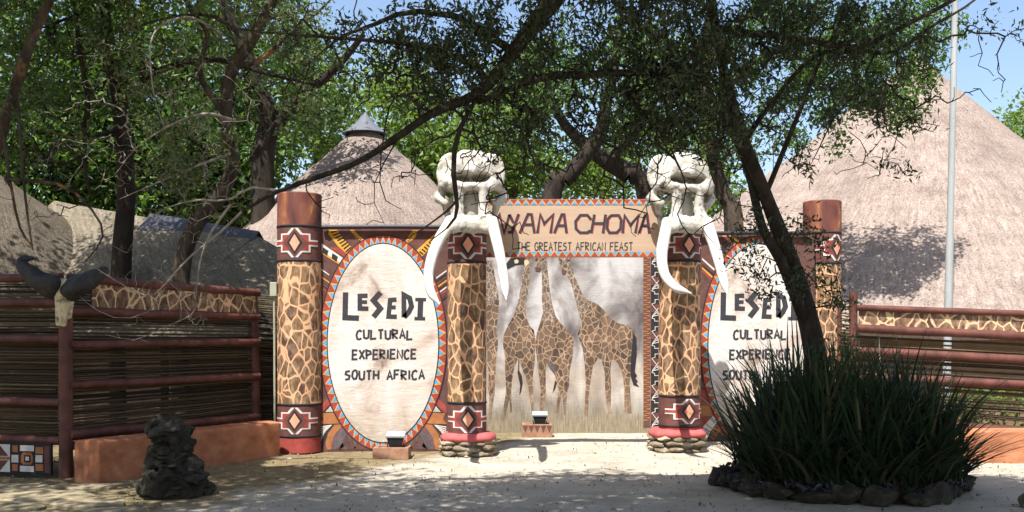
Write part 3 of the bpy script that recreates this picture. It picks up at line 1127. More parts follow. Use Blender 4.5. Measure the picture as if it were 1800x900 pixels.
giraffe(z4([(75, 190), (128, 190), (140, 260), (152, 340), (176, 480), (150, 560), (90, 600), (75, 620)]),
        z4([(75, 600), (110, 480), (176, 470), (187, 540), (180, 640), (166, 760), (160, 850)]) + z5([(140, 20), (145, 100), (128, 240), (127, 300), (122, 420), (122, 450), (104, 560), (98, 640), (80, 640), (82, 470), (74, 430), (80, 300), (68, 250), (66, 0)]),
        [(z5([(92, 425), (104, 418), (112, 432), (104, 450), (92, 446)]), 4, 3)])
giraffe(z4([(470, 165), (466, 300), (442, 450), (420, 600), (405, 640), (335, 650), (352, 560), (375, 440), (392, 320), (402, 200), (420, 160)]),
        z4([(418, 560), (424, 690), (460, 770), (500, 850)]) + z5([(402, 0), (412, 60), (412, 200), (396, 330), (398, 430), (402, 590), (386, 600), (366, 430), (340, 330), (312, 268), (290, 205), (262, 270), (246, 360), (240, 440), (246, 590), (232, 590), (226, 500), (190, 660), (168, 650), (204, 440), (198, 330), (194, 200), (176, 70)]) + z4([(218, 900), (228, 840), (262, 765), (312, 680), (344, 590), (372, 480)]),
        [(z4([(238, 232), (290, 165), (415, 158), (412, 235), (396, 222), (330, 230), (262, 266)]), 2, 3),
         (z4([(318, 190), (342, 178), (360, 196), (350, 214), (326, 216)]), 3, 4),
         (z4([(408, 190), (440, 185), (452, 210), (426, 240), (410, 230)]), 3, 4),
         (z5([(284, 300), (296, 288), (316, 330), (322, 380), (312, 440), (298, 468), (304, 400)]), 2, 3),
         (z5([(290, 210), (298, 210), (298, 292), (288, 296)]), 4, 3)])
giraffe(z4([(560, 280), (600, 160), (612, 260), (628, 420), (650, 560), (684, 680), (640, 760), (560, 740), (572, 640), (562, 520), (564, 400)]),
        z4([(645, 560), (684, 682), (740, 755), (795, 800), (835, 890)]) + z5([(668, 0), (688, 60), (682, 190), (660, 290), (655, 400), (640, 450), (634, 610), (622, 610), (605, 450), (600, 470), (578, 600), (556, 592), (582, 440), (556, 330), (520, 235), (496, 222), (486, 300), (490, 430), (470, 605), (444, 600), (452, 430), (428, 240), (412, 110), (420, 0)]) + z4([(510, 890), (520, 820), (548, 735), (574, 640), (568, 560)]),
        [(z4([(488, 165), (505, 160), (602, 160), (598, 200), (568, 262), (545, 286), (512, 282), (500, 255), (512, 215)]), 1, 3),
         (z4([(500, 252), (520, 246), (556, 262), (545, 288), (510, 284)]), 4, 4),
         (z4([(506, 176), (522, 172), (526, 186), (512, 190)]), 2, 4), (z4([(566, 170), (580, 172), (576, 190), (562, 186)]), 2, 4),
         (z5([(540, 440), (556, 360), (568, 380), (556, 420), (536, 455)]), 2, 3),
         (z5([(492, 226), (540, 236), (562, 330), (520, 280)]), 5, 3)])
giraffe(z4([(775, 300), (802, 190), (822, 240), (850, 320), (890, 420), (925, 500), (985, 560), (960, 640), (900, 700), (880, 620), (850, 510), (822, 400)]),
        z4([(985, 545), (1050, 570), (1110, 630), (1170, 700), (1230, 740), (1310, 760), (1360, 800), (1390, 850)]) + z5([(1120, 10), (1142, 60), (1146, 150), (1122, 260), (1096, 330), (1094, 420), (1106, 600), (1054, 600), (1052, 420), (1044, 330), (1008, 240), (976, 208), (960, 222), (952, 300), (958, 400), (954, 600), (932, 600), (914, 410), (912, 300), (888, 212), (862, 205), (826, 262), (806, 400), (788, 625), (764, 620), (776, 390), (768, 250), (752, 130), (718, 30)]) + z4([(880, 860), (900, 780), (912, 720), (880, 620), (920, 560)]),
        [(z4([(708, 172), (722, 160), (812, 160), (806, 230), (775, 300), (752, 312), (734, 296), (740, 250), (722, 205)]), 1, 3),
         (z4([(736, 272), (756, 264), (778, 286), (766, 312), (742, 312)]), 4, 4),
         (z4([(724, 186), (738, 182), (742, 198), (728, 200)]), 2, 4), (z4([(788, 182), (802, 182), (800, 198), (786, 196)]), 2, 4),
         (z5([(1118, 20), (1140, 60), (1142, 180), (1128, 300), (1144, 330), (1132, 345), (1150, 370), (1138, 380), (1160, 410), (1118, 396), (1098, 330), (1100, 200)]), 2, 3)])
# bands of pattern down the right side of the wall
mb = MB()
wp = Wallpaint(mb, Y_M)
wp.poly([(1131, 405), (1143, 405), (1143, 752), (1131, 752)], 0, 1)
k = 0
v = 452
while v < 740:
    wp.poly([(1131.5, v), (1142.5, v + 1.6), (1131.5, v + 3.2)] if k % 2 else [(1142.5, v), (1131.5, v + 1.6), (1142.5, v + 3.2)], 6, 2)
    v += 3.9
    k += 1
wp.poly([(1143.5, 405), (1176, 405), (1176, 757), (1143.5, 757)], 9, 1)
z5b = lambda pts: [(1100 + x / 5.293, 430 + y / 5.293) for x, y in pts]
for d in range(-1, 7):
    o = d * 253
    f = lambda pts, o=o: z5b([(x, y + o) for x, y in pts])
    wp.poly(f([(235, 120), (285, 120), (345, 200), (345, 300), (235, 300)]), 5, 2)
    wp.poly(f([(262, 200), (300, 200), (300, 252), (262, 252)]), 5, 3)
    wp.poly(f([(298, 195), (330, 195), (330, 252), (298, 252)]), 7, 4)
    for a in ([(240, 178), (288, 124), (330, 175)], [(240, 178), (268, 186), (268, 206), (318, 206)],
              [(244, 298), (272, 290), (272, 258), (330, 258)], [(240, 298), (318, 400), (268, 410), (244, 414)], [(244, 414), (318, 318), (340, 350)]):
        wp.line(f(a), 1.1 * Y_M / F_PX, 1, 5 + .1 * len(a))
mb.build("border_painting", PM, root)

# ------------------------------------------------------------------ name board over the passage
Y_S = 13.4
root = thing("name_board", (P(1010, 0, Y_S).x, Y_S, zp(452, Y_S)), "tan lettered name board with triangle borders, fixed high between the two skull pillars", "sign")
mb = MB()
a, b = P(846, 0, Y_S).x, P(1166, 0, Y_S).x
mb.box(((a + b) / 2, Y_S + .03, (zp(350, Y_S) + zp(452, Y_S)) / 2), (b - a, .05, zp(350, Y_S) - zp(452, Y_S)))
mb.build("board", [TAN], root)
mb = MB()
wp = Wallpaint(mb, Y_S + .005)
for vt, vb, up in ((350.6, 359.8, False), (442.4, 451.6, True)):
    wp.poly([(847, vt), (1165, vt), (1165, vb), (847, vb)], 2, 1)
    u = 846.5
    while u < 1164:
        c = u + 7.1
        q = [(u, vb), (c, vt), (u + 14.2, vb)] if not up else [(u, vt), (c, vb), (u + 14.2, vt)]
        q2 = [(u + 2, vb), (c, vt + 2.4), (u + 12.2, vb)] if not up else [(u + 2, vt), (c, vb - 2.4), (u + 12.2, vt)]
        wp.poly([(min(max(x, 847), 1165), y) for x, y in q], 4, 2)
        wp.poly([(min(max(x, 847), 1165), y) for x, y in q2], 3, 3)
        u += 14.2
mb.build("triangle_border", PM, root)
mb = MB()
wp = Wallpaint(mb, Y_S + .005)
zs = lambda pts: [(860 + x / 5.806, 340 + y / 5.806) for x, y in pts]
BIG = [[[(60, 290), (105, 215), (150, 405), (205, 215)]], [[(205, 215), (245, 300)], [(300, 210), (232, 395), (190, 395)]],
       [[(310, 405), (395, 212), (430, 215), (460, 405)], [(350, 318), (445, 318)]],
       [[(490, 405), (520, 215), (560, 310), (652, 215), (625, 405)]],
       [[(662, 405), (740, 215), (762, 215), (788, 405)], [(700, 328), (775, 328)]],
       [[(1040, 268), (1000, 222), (930, 222), (880, 285), (884, 360), (925, 400), (1000, 400), (1030, 378)]],
       [[(1072, 215), (1040, 405)], [(1186, 215), (1160, 405)], [(1060, 306), (1172, 306)]],
       [[(1240, 224), (1320, 224), (1346, 270), (1338, 360), (1300, 400), (1225, 400), (1200, 355), (1208, 265), (1240, 224)]],
       [[(1360, 405), (1380, 225), (1440, 325), (1522, 222), (1490, 405)]],
       [[(1528, 405), (1588, 225), (1610, 225), (1632, 408)], [(1560, 328), (1622, 328)]]]
for gly in BIG:
    for j, pl in enumerate(gly):
        wp.line([(u + .9, v + .7) for u, v in zs(pl)], 5.0 * Y_S / F_PX, 1, 1 + .3 * j)
        wp.line(zs(pl), 4.5 * Y_S / F_PX, 0, 2 + .3 * j)
mb.build("lettering", [LETTER, LETTER_RED], root)
mb = MB()
wp = Wallpaint(mb, Y_S + .005)
write(wp, "THE GREATEST AFRICAN FEAST", 909, 426, 1112, 440, 1.7 * Y_S / F_PX, 0, 2, gap=.35, jitter=.02, space=.6)
mb.build("lettering", [LETTER, LETTER_RED], root)
# ------------------------------------------------------------------ elephant skulls with tusks
def skull_field(X, Y, Z):
    A = np.abs(X)
    d = ell(X, Y, Z, (0, .16, .84), (.31, .28, .28))                          # brain case
    d = smin(d, ell(X, Y, Z, (0, .03, .96), (.21, .16, .165)), .06)             # forehead
    d = smin(d, cone(A, Y, Z, (.09, -.04, 1.00), (.31, -.07, .69), .10, .075), .07)
    d = smin(d, ell(X, Y, Z, (0, -.16, .84), (.09, .08, .085)), .05)           # boss over the nose opening
    d = smin(d, ell(A, Y, Z, (.255, .20, .86), (.20, .055, .27)), .03)        # flared plates behind
    d = smin(d, cone(A, Y, Z, (.19, -.10, .93), (.35, -.02, .68), .052, .062), .045)   # ridge from forehead to brow
    d = smax(d, -ell(A, Y, Z, (.37, .06, .91), (.095, .12, .17)), .03)        # hollow before the plate
    d = smin(d, cone(A, Y, Z, (0, -.15, .635), (.24, -.10, .65), .050, .072), .05)    # rim under the nose opening
    d = smin(d, cone(A, Y, Z, (.25, -.07, .66), (.37, .04, .67), .072, .07), .05)      # brow corner
    d = smin(d, cone(A, Y, Z, (.155, -.11, .62), (.16, -.12, .34), .07, .06), .04)     # tusk sheaths
    d = smin(d, cone(A, Y, Z, (.16, -.12, .34), (.225, -.17, .10), .062, .105), .05)
    d = smin(d, ell(X, Y, Z, (0, -.15, .15), (.30, .095, .115)), .05)          # flared lower plate
    d = smin(d, ell(X, Y, Z, (0, .10, .38), (.16, .14, .32)), .04)             # core behind the groove
    d = smin(d, cone(A, Y, Z, (.37, .06, .64), (.415, .14, .52), .06, .07), .03)       # cheek bone
    d = smin(d, cone(A, Y, Z, (.415, .10, .52), (.33, .02, .44), .065, .055), .03)
    d = smin(d, cone(A, Y, Z, (.33, .02, .44), (.22, .02, .50), .05, .04), .03)
    d = smin(d, cone(A, Y, Z, (.33, .10, .42), (.27, .16, .14), .05, .03), .03)        # jaw joint behind
    d = smax(d, -ell(A, Y, Z, (.115, -.20, .755), (.135, .34, .058)), .02)     # nose opening
    d = smax(d, -ell(X, Y, Z, (0, -.24, .42), (.085, .18, .19)), .02)          # groove between the sheaths
    d = smax(d, -ell(A, Y, Z, (.30, -.03, .54), (.058, .15, .062)), .02)       # eye sockets
    d = smax(d, -(Z - .02 - .03 * np.abs(np.sin(X * 14))), .015)
    return d


def skull(label, base, yaw, tusks, scale=1.0):
    root = thing("elephant_skull", base, label, "elephant skull", "elephant skulls on the gate pillars")
    V, Q = surface_nets(skull_field, (-.54, -.36, -.05), (.54, .50, 1.2), .0145)
    cs, sn = math.cos(yaw), math.sin(yaw)
    out = []
    for x, y, z in V:
        k = .02 * noise.noise(Vector((x * 5, y * 5, z * 5))) + .014 * noise.noise(Vector((x * 13, y * 13, z * 13 + 5))) + .007 * noise.noise(Vector((x * 31, y * 31, z * 31)))
        x, y, z = x * (1 + k), y * (1 + k * 2), z + k * .8
        out.append((base[0] + (x * cs - y * sn) * scale, base[1] + (x * sn + y * cs) * scale, base[2] + z * scale))
    np_mesh("skull_bone", out, Q, BONE, root, smooth=True)
    for pts, r in tusks:
        mb = MB()
        q = spline(pts, 26)
        rr = [r * (1.08 - .5 * t) * (1 if t < .8 else max(.12, 1 - ((t - .8) / .2) ** 1.7)) for t in np.linspace(0, 1, len(q))]
        mb.tube(q, rr, 16, wob=.06)
        mb.build("tusk", TUSK, root)
    return root


def spline(pts, n):
    p = [Vector(q) for q in pts]
    p = [p[0] * 2 - p[1]] + p + [p[-1] * 2 - p[-2]]
    out = []
    segs = len(p) - 3
    for k in range(n):
        t = k / (n - 1) * segs
        i = min(int(t), segs - 1)
        t -= i
        a, b, c, d = p[i:i + 4]
        out.append(.5 * ((2 * b) + (c - a) * t + (2 * a - 5 * b + 4 * c - d) * t * t + (3 * b - a - 3 * c + d) * t ** 3))
    return out


def px3(*l):
    return [P(*q) for q in l]


skull("elephant skull on the left stone-based pillar, its left tusk curling inward over the oval", tuple(P(828, 417, 12.72)), .05,
      [(px3((793, 388, 12.6), (768, 430, 12.25), (754, 475, 11.8), (757, 512, 11.4), (773, 535, 11.2)), .074),
       (px3((864, 388, 12.6), (877, 440, 12.2), (886, 490, 11.7), (890, 527, 11.3)), .072)])
skull("sunlit elephant skull on the right stone-based pillar, its inner tusk bent across the pillar", tuple(P(1203, 417, 13.12)), .22,
      [(px3((1174, 390, 13.0), (1164, 440, 12.6), (1167, 478, 12.2), (1186, 504, 11.9), (1216, 516, 11.75)), .076),
       (px3((1242, 390, 13.0), (1258, 440, 12.6), (1270, 485, 12.1), (1278, 517, 11.75)), .078)], 1.0)


# ------------------------------------------------------------------ stick fences
def rail(mb, a, b, r, seed, mi=0):
    a, b = Vector(a), Vector(b)
    n = 14
    pts, rr = [], []
    for k in range(n + 1):
        t = k / n
        p = a.lerp(b, t)
        p.z += .012 * noise.noise(Vector((t * 4, seed, 0)))
        p.y += .01 * noise.noise(Vector((t * 4, seed, 9)))
        pts.append(p)
        rr.append(r * (1 + .14 * noise.noise(Vector((t * 9, seed * 3, 4)))))
    mb.tube(pts, rr, 12, mi)


def laths(mb, a, b, bands, seed, gap=.004, rmin=.010, rmax=.0155, gaps=()):
    """thin horizontal sticks between two points of the plan, filling the height bands"""
    r_ = random.Random(seed)
    a, b = Vector((a[0], a[1], 0)), Vector((b[0], b[1], 0))
    d = (b - a)
    nrm = Vector((-d.y, d.x, 0)).normalized()
    for za0, za1, zb0, zb1 in bands:           # at a: za0..za1, at b: zb0..zb1
        h = za1 - za0
        z = 0.0
        while z < h:
            r = r_.uniform(rmin, rmax)
            g = gap * r_.uniform(0, 2.2) + (r_.uniform(.015, .03) if r_.random() < .10 else 0)
            n = 9
            pts, rr = [], []
            t0, t1 = r_.uniform(-.01, .02), r_.uniform(.98, 1.01)
            sag = r_.uniform(-.012, .012)
            for k in range(n + 1):
                t = t0 + (t1 - t0) * k / n
                p = a + d * t
                zz = (za0 + (z + r)) * (1 - t) + (zb0 + (z + r) / h * (zb1 - zb0)) * t
                p.z = zz + sag * math.sin(t * 3.1) + .007 * noise.noise(Vector((t * 5, z * 31, seed)))
                p += nrm * (.012 * noise.noise(Vector((t * 4, z * 17, seed + 5))))
                pts.append(p)
                rr.append(r * (1 - .25 * (k / n if r_.random() < .5 else 1 - k / n)))
            mb.tube(pts, rr, 5, 0, cap=False)
            z += 2 * r + g


def timber_post(root, p, z0, z1, r, lean=(0, 0)):
    mb = MB()
    pts = [Vector((p[0] + lean[0] * t, p[1] + lean[1] * t, z0 + (z1 - z0) * t)) for t in np.linspace(0, 1, 10)]
    mb.tube(pts, r, 14, wob=.1)
    mb.build("post", REDPOLE, root)


def plan(u, Y):
    return Vector((P(u, 0, Y).x, Y, 0))


def off(p, q, d):
    """shift towards the camera side of the line p-q"""
    n = Vector((q.y - p.y, -(q.x - p.x), 0)).normalized()
    if n.y > 0:
        n = -n
    return n * d


# bay beside the gate: runs away from the camera to the right
A, B = plan(116, 11.0), plan(449, 13.72)
root = thing("stick_fence", A, "red-railed stick fence behind the left clay bench, with a giraffe-patterned top board", "fence", "stick fence bays")
o = off(A, B, .055)
timber_post(root, A, -.1, 2.15, .075)
timber_post(root, B, .35, zp(508, 13.72), .075, (-.05, 0))
hz = {'top': (zp(489, 11.0), zp(515, 13.7)), 'r2': (zp(547, 11.0), zp(557, 13.7)), 'r3': (zp(606, 11.0), zp(600, 13.7)),
      'r4': (zp(677, 11.0), zp(661, 13.7)), 'low': (zp(764, 11.0), zp(733, 13.7))}
for k, (key, (za, zb)) in enumerate(hz.items()):
    mb = MB()
    rail(mb, A + o + Vector((0, 0, za)), B + o + Vector((0, 0, zb)), .05 if key != 'low' else .058, k)
    mb.build("rail", REDPOLE, root)
mb = MB()
laths(mb, A, B, [(.3, zp(500, 11), .36, zp(523, 13.7))], 3, .005)
laths(mb, A - off(A, B, .035), B - off(A, B, .035), [(.3, zp(505, 11), .36, zp(528, 13.7))], 103, .012)
mb.build("lath_panel", LATH, root)
mb = MB()
pa, pb = A + o * .6, B + o * .6
t0, t1 = .10, .985
q0, q1 = pa.lerp(pb, t0), pa.lerp(pb, t1)
th = off(A, B, .02)


def slab_between(mb, q0, q1, z00, z01, z10, z11, th, mi=0):
    vs = [q0 + Vector((0, 0, z00)), q1 + Vector((0, 0, z10)), q1 + Vector((0, 0, z11)), q0 + Vector((0, 0, z01))]
    vs += [v + th for v in vs]
    mb.add(vs, [(0, 1, 2, 3), (7, 6, 5, 4), (0, 4, 5, 1), (1, 5, 6, 2), (2, 6, 7, 3), (3, 7, 4, 0)], mi)


slab_between(mb, q0, q1, zp(542, 11.2), zp(497, 11.2), zp(552, 13.68), zp(520, 13.68), th)
mb.build("pattern_board", GIR_BOARD, root)

# bay at the left edge of the view
C_, D_ = plan(100, 11.05), Vector((-8.2, 11.75, 0))
root = thing("stick_fence", D_, "stick fence bay at the far left behind the horned skull, above a beadwork-patterned plank", "fence", "stick fence bays")
o = off(C_, D_, .06)
timber_post(root, D_, -.1, 2.2, .075)
for k, v in enumerate((488, 532, 596, 707, 774)):
    mb = MB()
    za = zp(v, 11.05)
    rail(mb, C_ + o + Vector((.09, 0, za)), D_ + o + Vector((0, 0, za + (.02 if k else .0))), .05, 20 + k)
    mb.build("rail", REDPOLE, root)
mb = MB()
laths(mb, C_ + Vector((.05, 0, 0)), D_, [(.36, zp(500, 11.05), .36, zp(500, 11.05))], 8, .007)
laths(mb, C_ - off(C_, D_, .035) + Vector((.05, 0, 0)), D_ - off(C_, D_, .035), [(.36, zp(525, 11.05), .36, zp(525, 11.05))], 108, .012)
mb.build("lath_panel", LATH, root)
dirx = (C_ - D_).normalized()
mb = MB()
q1 = C_ + o * 1.3 + dirx * .01
q0 = D_ + o * 1.3
slab_between(mb, q0, q1, .03, .39, .03, .39, off(C_, D_, .03))
board = mb.build("beadwork_plank", [BLACK], root)
mb = MB()
ang = off(C_, D_, 1)


def bead(s0, s1, z0, z1, mi, lay=1, shape=None):
    pts = shape or [(s0, z0), (s1, z0), (s1, z1), (s0, z1)]
    vs = [q1 - dirx * s + ang * (.03 + .002 * lay) + Vector((0, 0, z)) for s, z in pts]
    n = (vs[1] - vs[0]).cross(vs[2] - vs[0])
    mb.add(vs, [list(range(len(vs)))] if n.dot(ang) > 0 else [list(range(len(vs)))[::-1]], mi)


for rep in range(3):
    s = .0 + rep * 1.06
    bead(s + .02, s + .085, .06, .36, 2)
    bead(s + .10, s + .20, .08, .155, 3)
    bead(s + .10, s + .20, .27, .345, 3)
    bead(s + .11, s + .20, .175, .255, 1)
    bead(s + .22, s + .40, .065, .13, 1)
    bead(s + .22, s + .40, .295, .36, 1)
    bead(0, 0, 0, 0, 3, 1, [(s + .235, .17), (s + .26, .145), (s + .36, .145), (s + .39, .17), (s + .39, .25), (s + .36, .28), (s + .26, .28), (s + .235, .25)])
    bead(s + .26, s + .345, .17, .25, 4, 2)
    bead(s + .28, s + .325, .19, .235, 1, 3)
    bead(s + .42, s + .51, .165, .25, 1)
    bead(s + .43, s + .50, .07, .145, 3)
    bead(s + .43, s + .50, .28, .355, 3)
    bead(s + .53, s + .80, .055, .365, 1)
    bead(0, 0, 0, 0, 2, 2, [(s + .55, .235), (s + .78, .235), (s + .665, .36)])
    bead(0, 0, 0, 0, 2, 2, [(s + .55, .185), (s + .78, .185), (s + .665, .06)])
    bead(s + .53, s + .80, .192, .228, 3, 3)
    bead(s + .82, s + .91, .165, .25, 1)
    bead(s + .93, s + 1.02, .08, .345, 3)
mb.build("beadwork_pattern", [BLACK, WHITE, DARKRED, ORANGE, BLACK], board)

# short bay between that fence and the gate
A2, B2 = plan(452, 13.95), plan(490, 14.05)
root = thing("stick_fence", A2, "short dark bay of bare sticks between a fence post and the leftmost pillar", "fence", "stick fence bays")
mb = MB()
laths(mb, A2, B2, [(.05, zp(516, 14), .05, zp(519, 14))], 12)
mb.build("lath_panel", LATH, root)
timber_post(root, B2 + Vector((.02, .05, 0)), -.05, zp(500, 14), .05)

# right fence
A, B = plan(1500, 12.9), Vector((9.4, 12.75, 0))
root = thing("stick_fence", A, "sunlit red-railed stick fence on the right before the big thatched cone", "fence", "stick fence bays")
timber_post(root, A, -.1, zp(513, 12.9), .055)
timber_post(root, B, -.1, 2.0, .055)
o = off(A, B, .06)
Bv = lambda v1500, v1800: (zp(v1500, 12.9), zp(v1500, 12.9) + (zp(v1800, 12.84) - zp(v1500, 12.9)) * (9.4 - A.x) / (P(1800, 0, 12.84).x - A.x))
for k, (v0, v1, r) in enumerate(((541, 552, .042), (577, 591, .058), (617, 632, .058), (662, 676, .056), (735, 757, .05))):
    mb = MB()
    za, zb = Bv(v0, v1)
    rail(mb, A + o + Vector((.02, 0, za)), B + o + Vector((0, 0, zb)), r, 40 + k)
    mb.build("rail", REDPOLE, root)
mb = MB()
zt, zb = Bv(582, 596), Bv(738, 760)
laths(mb, A, B, [(zb[0], zt[0], zb[1], zt[1])], 31, .020, .010, .019)
laths(mb, A - off(A, B, .04), B - off(A, B, .04), [(zb[0], zt[0], zb[1], zt[1])], 131, .05, .010, .017)
mb.build("lath_panel", LATH, root)
mb = MB()
q0, q1 = A + o * .5 + Vector((.06, 0, 0)), B + o * .5
z1, z0 = Bv(545, 556), Bv(573, 587)
slab_between(mb, q0, q1, z0[0], z1[0], z0[1], z1[1], off(A, B, .02))
mb.build("pattern_board", GIR_BOARD, root)
A2, B2 = plan(1478, 13.3), plan(1499, 13.2)
root = thing("stick_fence", A2, "narrow bay of thin bare sticks between the right-end pillar and the red post", "fence", "stick fence bays")
mb = MB()
laths(mb, A2, B2, [(.05, zp(532, 13.3), .05, zp(535, 13.2))], 33, .012)
mb.build("lath_panel", LATH, root)
timber_post(root, A2 + Vector((0, .05, 0)), -.05, zp(530, 13.3), .03)


# ------------------------------------------------------------------ clay benches
def bench(label, pts, h, seed):
    """rendered masonry block from four plan corners"""
    mb = MB()
    bm = bmesh.new()
    vs = [bm.verts.new((p[0], p[1], -.05)) for p in pts] + [bm.verts.new((p[0], p[1], h)) for p in pts]
    for f in ((3, 2, 1, 0), (4, 5, 6, 7), (0, 1, 5, 4), (1, 2, 6, 5), (2, 3, 7, 6), (3, 0, 4, 7)):
        bm.faces.new([vs[i] for i in f])
    bmesh.ops.recalc_face_normals(bm, faces=bm.faces)
    bmesh.ops.bevel(bm, geom=bm.edges[:], offset=.025, segments=3, affect='EDGES', profile=.5)
    bmesh.ops.subdivide_edges(bm, edges=[e for e in bm.edges if e.calc_length() > .3], cuts=12, use_grid_fill=True)
    bmesh.ops.triangulate(bm, faces=bm.faces)
    V = []
    for v in bm.verts:
        p = v.co
        k = .014 * noise.noise(p * 3 + Vector((seed, 0, 0))) + .005 * noise.noise(p * 11)
        V.append((p.x + k, p.y + k, p.z + k * .8))
    mb.add(V, [[q.index for q in f.verts] for f in bm.faces], 0, True)
    bm.free()
    o = mb.build("clay_bench", PLINTH, None, pts[0])
    return tag(o, label, "bench", "clay benches along the fences")


d = Vector((1.34, 2.55, 0)).normalized()
nn = Vector((-d.y, d.x, 0))
p0 = Vector((-4.44, 10.55, 0))
p1 = p0 + d * 2.9
bench("long orange clay bench below the left fence, partly behind the stacked stones", [p0, p1, p1 + nn * .38, p0 + nn * .38], .45, 1)
q0 = plan(1640, 12.35)
bench("orange clay bench below the right fence, seen past the strap-leaved plants", [q0, Vector((9.4, 12.2, 0)), Vector((9.4, 12.62, 0)), q0 + Vector((.0, .45, 0))], .40, 5)

# ------------------------------------------------------------------ stacked stones
mb = MB()
r_ = random.Random(4)
cx, cy = P(303, 0, 9.75).x, 9.75
z = 0
for row, (w, h, n, dx) in enumerate(((.74, .15, 9, .02), (.70, .13, 8, .03), (.56, .12, 8, .0), (.46, .12, 7, -.03), (.42, .11, 7, -.02), (.42, .10, 6, -.03), (.50, .10, 6, -.03))):
    for k in range(n):
        a = 2 * math.pi * k / n + row * .7 + r_.uniform(-.2, .2)
        rr = w / 2 * r_.uniform(.5, .72)
        q = r_.uniform(.65, 1.25)
        rock_blob(mb, (cx + dx + rr * math.cos(a), cy + rr * math.sin(a) * .8, z + h * .45 + r_.uniform(-.04, .04)), (w * q * .42, w * q * r_.uniform(.4, .6), h * r_.uniform(1.2, 2.1)), 50 + row * 10 + k, 0, 3, a, .5)
    rock_blob(mb, (cx + dx, cy, z + h * .5), (w * .78, w * .7, h * 1.6), 90 + row, 0, 3, None, .6)
    z += h * .83
tag(mb.build("stone_stack", EDGESTONE, None, (cx, cy, 0)), "dark knee-high stack of rough stones standing in front of the left clay bench", "stone stack")


# ------------------------------------------------------------------ floodlights in their brick boxes
def floodlight(lab_box, lab_lamp, u0, u1, vt, vb, Y, tri):
    x0, x1 = P(u0, 0, Y).x, P(u1, 0, Y).x
    w = x1 - x0
    h = zp(vt, Y) + .0
    cx = (x0 + x1) / 2
    dpt = .34
    root = thing("brick_box", (cx, Y + dpt / 2, 0), lab_box, "lamp box", "brick boxes under the floodlights")
    mb = MB()
    t = .055
    for c, s in (((cx, Y + t / 2, h / 2 - .02), (w, t, h + .04)), ((cx, Y + dpt - t / 2, h / 2 - .02), (w, t, h + .04)),
                 ((x0 + t / 2, Y + dpt / 2, h / 2 - .022), (t, dpt - 2 * t, h + .036)), ((x1 - t / 2, Y + dpt / 2, h / 2 - .022), (t, dpt - 2 * t, h + .036)),
                 ((cx, Y + dpt / 2, .03), (w - 2 * t, dpt - 2 * t, .04))):
        mb.box(c, s, 0, bev=.008)
    mb.build("brick_wall", [BRICK], root)
    if tri:
        mb = MB()
        n = 5
        for k in range(n):
            a, b = x0 + w * (k + .06) / n, x0 + w * (k + .94) / n
            y = Y - .003
            mb.add([((a + b) / 2, y, h * .34), (b, y, h * .9), (a, y, h * .9)], [(0, 1, 2)], 0)
        mb.build("triangle_pattern", [BROWN], root)
    lamp = thing("floodlight", (cx + .05, Y + dpt / 2, .05), lab_lamp, "floodlight", "floodlights at the foot of the gate")
    mb = MB()
    lx, ly = cx + .045, Y + .19
    zb = h - .035
    # tapered casing leaning back, wide end up
    bw, tw, dp, hh = .068, .112, .07, .15
    vs = [(lx - bw, ly - .05, zb), (lx + bw, ly - .05, zb), (lx + bw, ly + .05, zb), (lx - bw, ly + .05, zb),
          (lx - tw, ly - .075, zb + hh), (lx + tw, ly - .075, zb + hh), (lx + tw, ly + .085, zb + hh + .045), (lx - tw, ly + .085, zb + hh + .045)]
    mb.add(vs, [(3, 2, 1, 0), (0, 1, 5, 4), (1, 2, 6, 5), (2, 3, 7, 6), (3, 0, 4, 7), (4, 5, 6, 7)], 0)
    for k in range(5):
        x = lx - .05 + .025 * k
        mb.box((x, ly + .068, zb + .055), (.006, .03, .09), 0)
    mb.build("casing", LAMPBODY, lamp)
    mb = MB()
    e = .012
    vs2 = [(lx - tw - e, ly - .075 - e, zb + hh + .002), (lx + tw + e, ly - .075 - e, zb + hh + .002), (lx + tw + e, ly + .085 + e, zb + hh + .05), (lx - tw - e, ly + .085 + e, zb + hh + .05)]
    vs3 = [(x, y - .006, z + .02) for x, y, z in vs2]
    mb.add(vs2 + vs3, [(3, 2, 1, 0), (4, 5, 6, 7), (0, 1, 5, 4), (1, 2, 6, 5), (2, 3, 7, 6), (3, 0, 4, 7)], 0)
    mb.build("lens_frame", GALV, lamp)
    mb = MB()
    vs4 = [(x * .88 + lx * .12, y * .88 + (ly - .0) * .12, z + .004) for x, y, z in vs3]
    mb.add(vs4, [(0, 1, 2, 3)], 0)
    mb.build("glass", GLASS, lamp)
    mb = MB()
    mb.tube([(lx - .105, ly, zb + .075), (lx - .105, ly, .06), (lx + .105, ly, .06), (lx + .105, ly, zb + .075)], .009, 8)
    mb.build("bracket", LAMPBODY, lamp)


floodlight("worn orange brick lamp box on the sand before the left oval panel", "black floodlight tilted up at the left oval panel", 655, 718, 787, 808, 12.7, False)
floodlight("pale lamp box with brown triangles before the giraffe wall", "black floodlight tilted up at the giraffe wall", 918, 971, 746, 768, 15.5, True)

# ------------------------------------------------------------------ small grey box on the leftmost pillar
Yb = 13.5
c = P(483, 509, Yb)
root = thing("electrical_box", c, "pale grey electrical box on a thin conduit beside the leftmost pillar", "electrical box")
mb = MB()
mb.box((c.x - .01, c.y, c.z), (.10, .09, .20), 0, bev=.012)
mb.build("casing", BOXGREY, root)
mb = MB()
mb.box((c.x - .01, c.y - .049, c.z), (.085, .008, .18), 0, bev=.003)
mb.build("cover", BOXGREY, root)
mb = MB()
mb.tube([(c.x - .01, c.y, c.z - .09), (c.x - .005, c.y, c.z - .6), (c.x, c.y, -.02)], .016, 8)
mb.build("conduit", BOXGREY, root)

# ------------------------------------------------------------------ horned skull on the left fence post
bx = P(112, 505, 10.86)


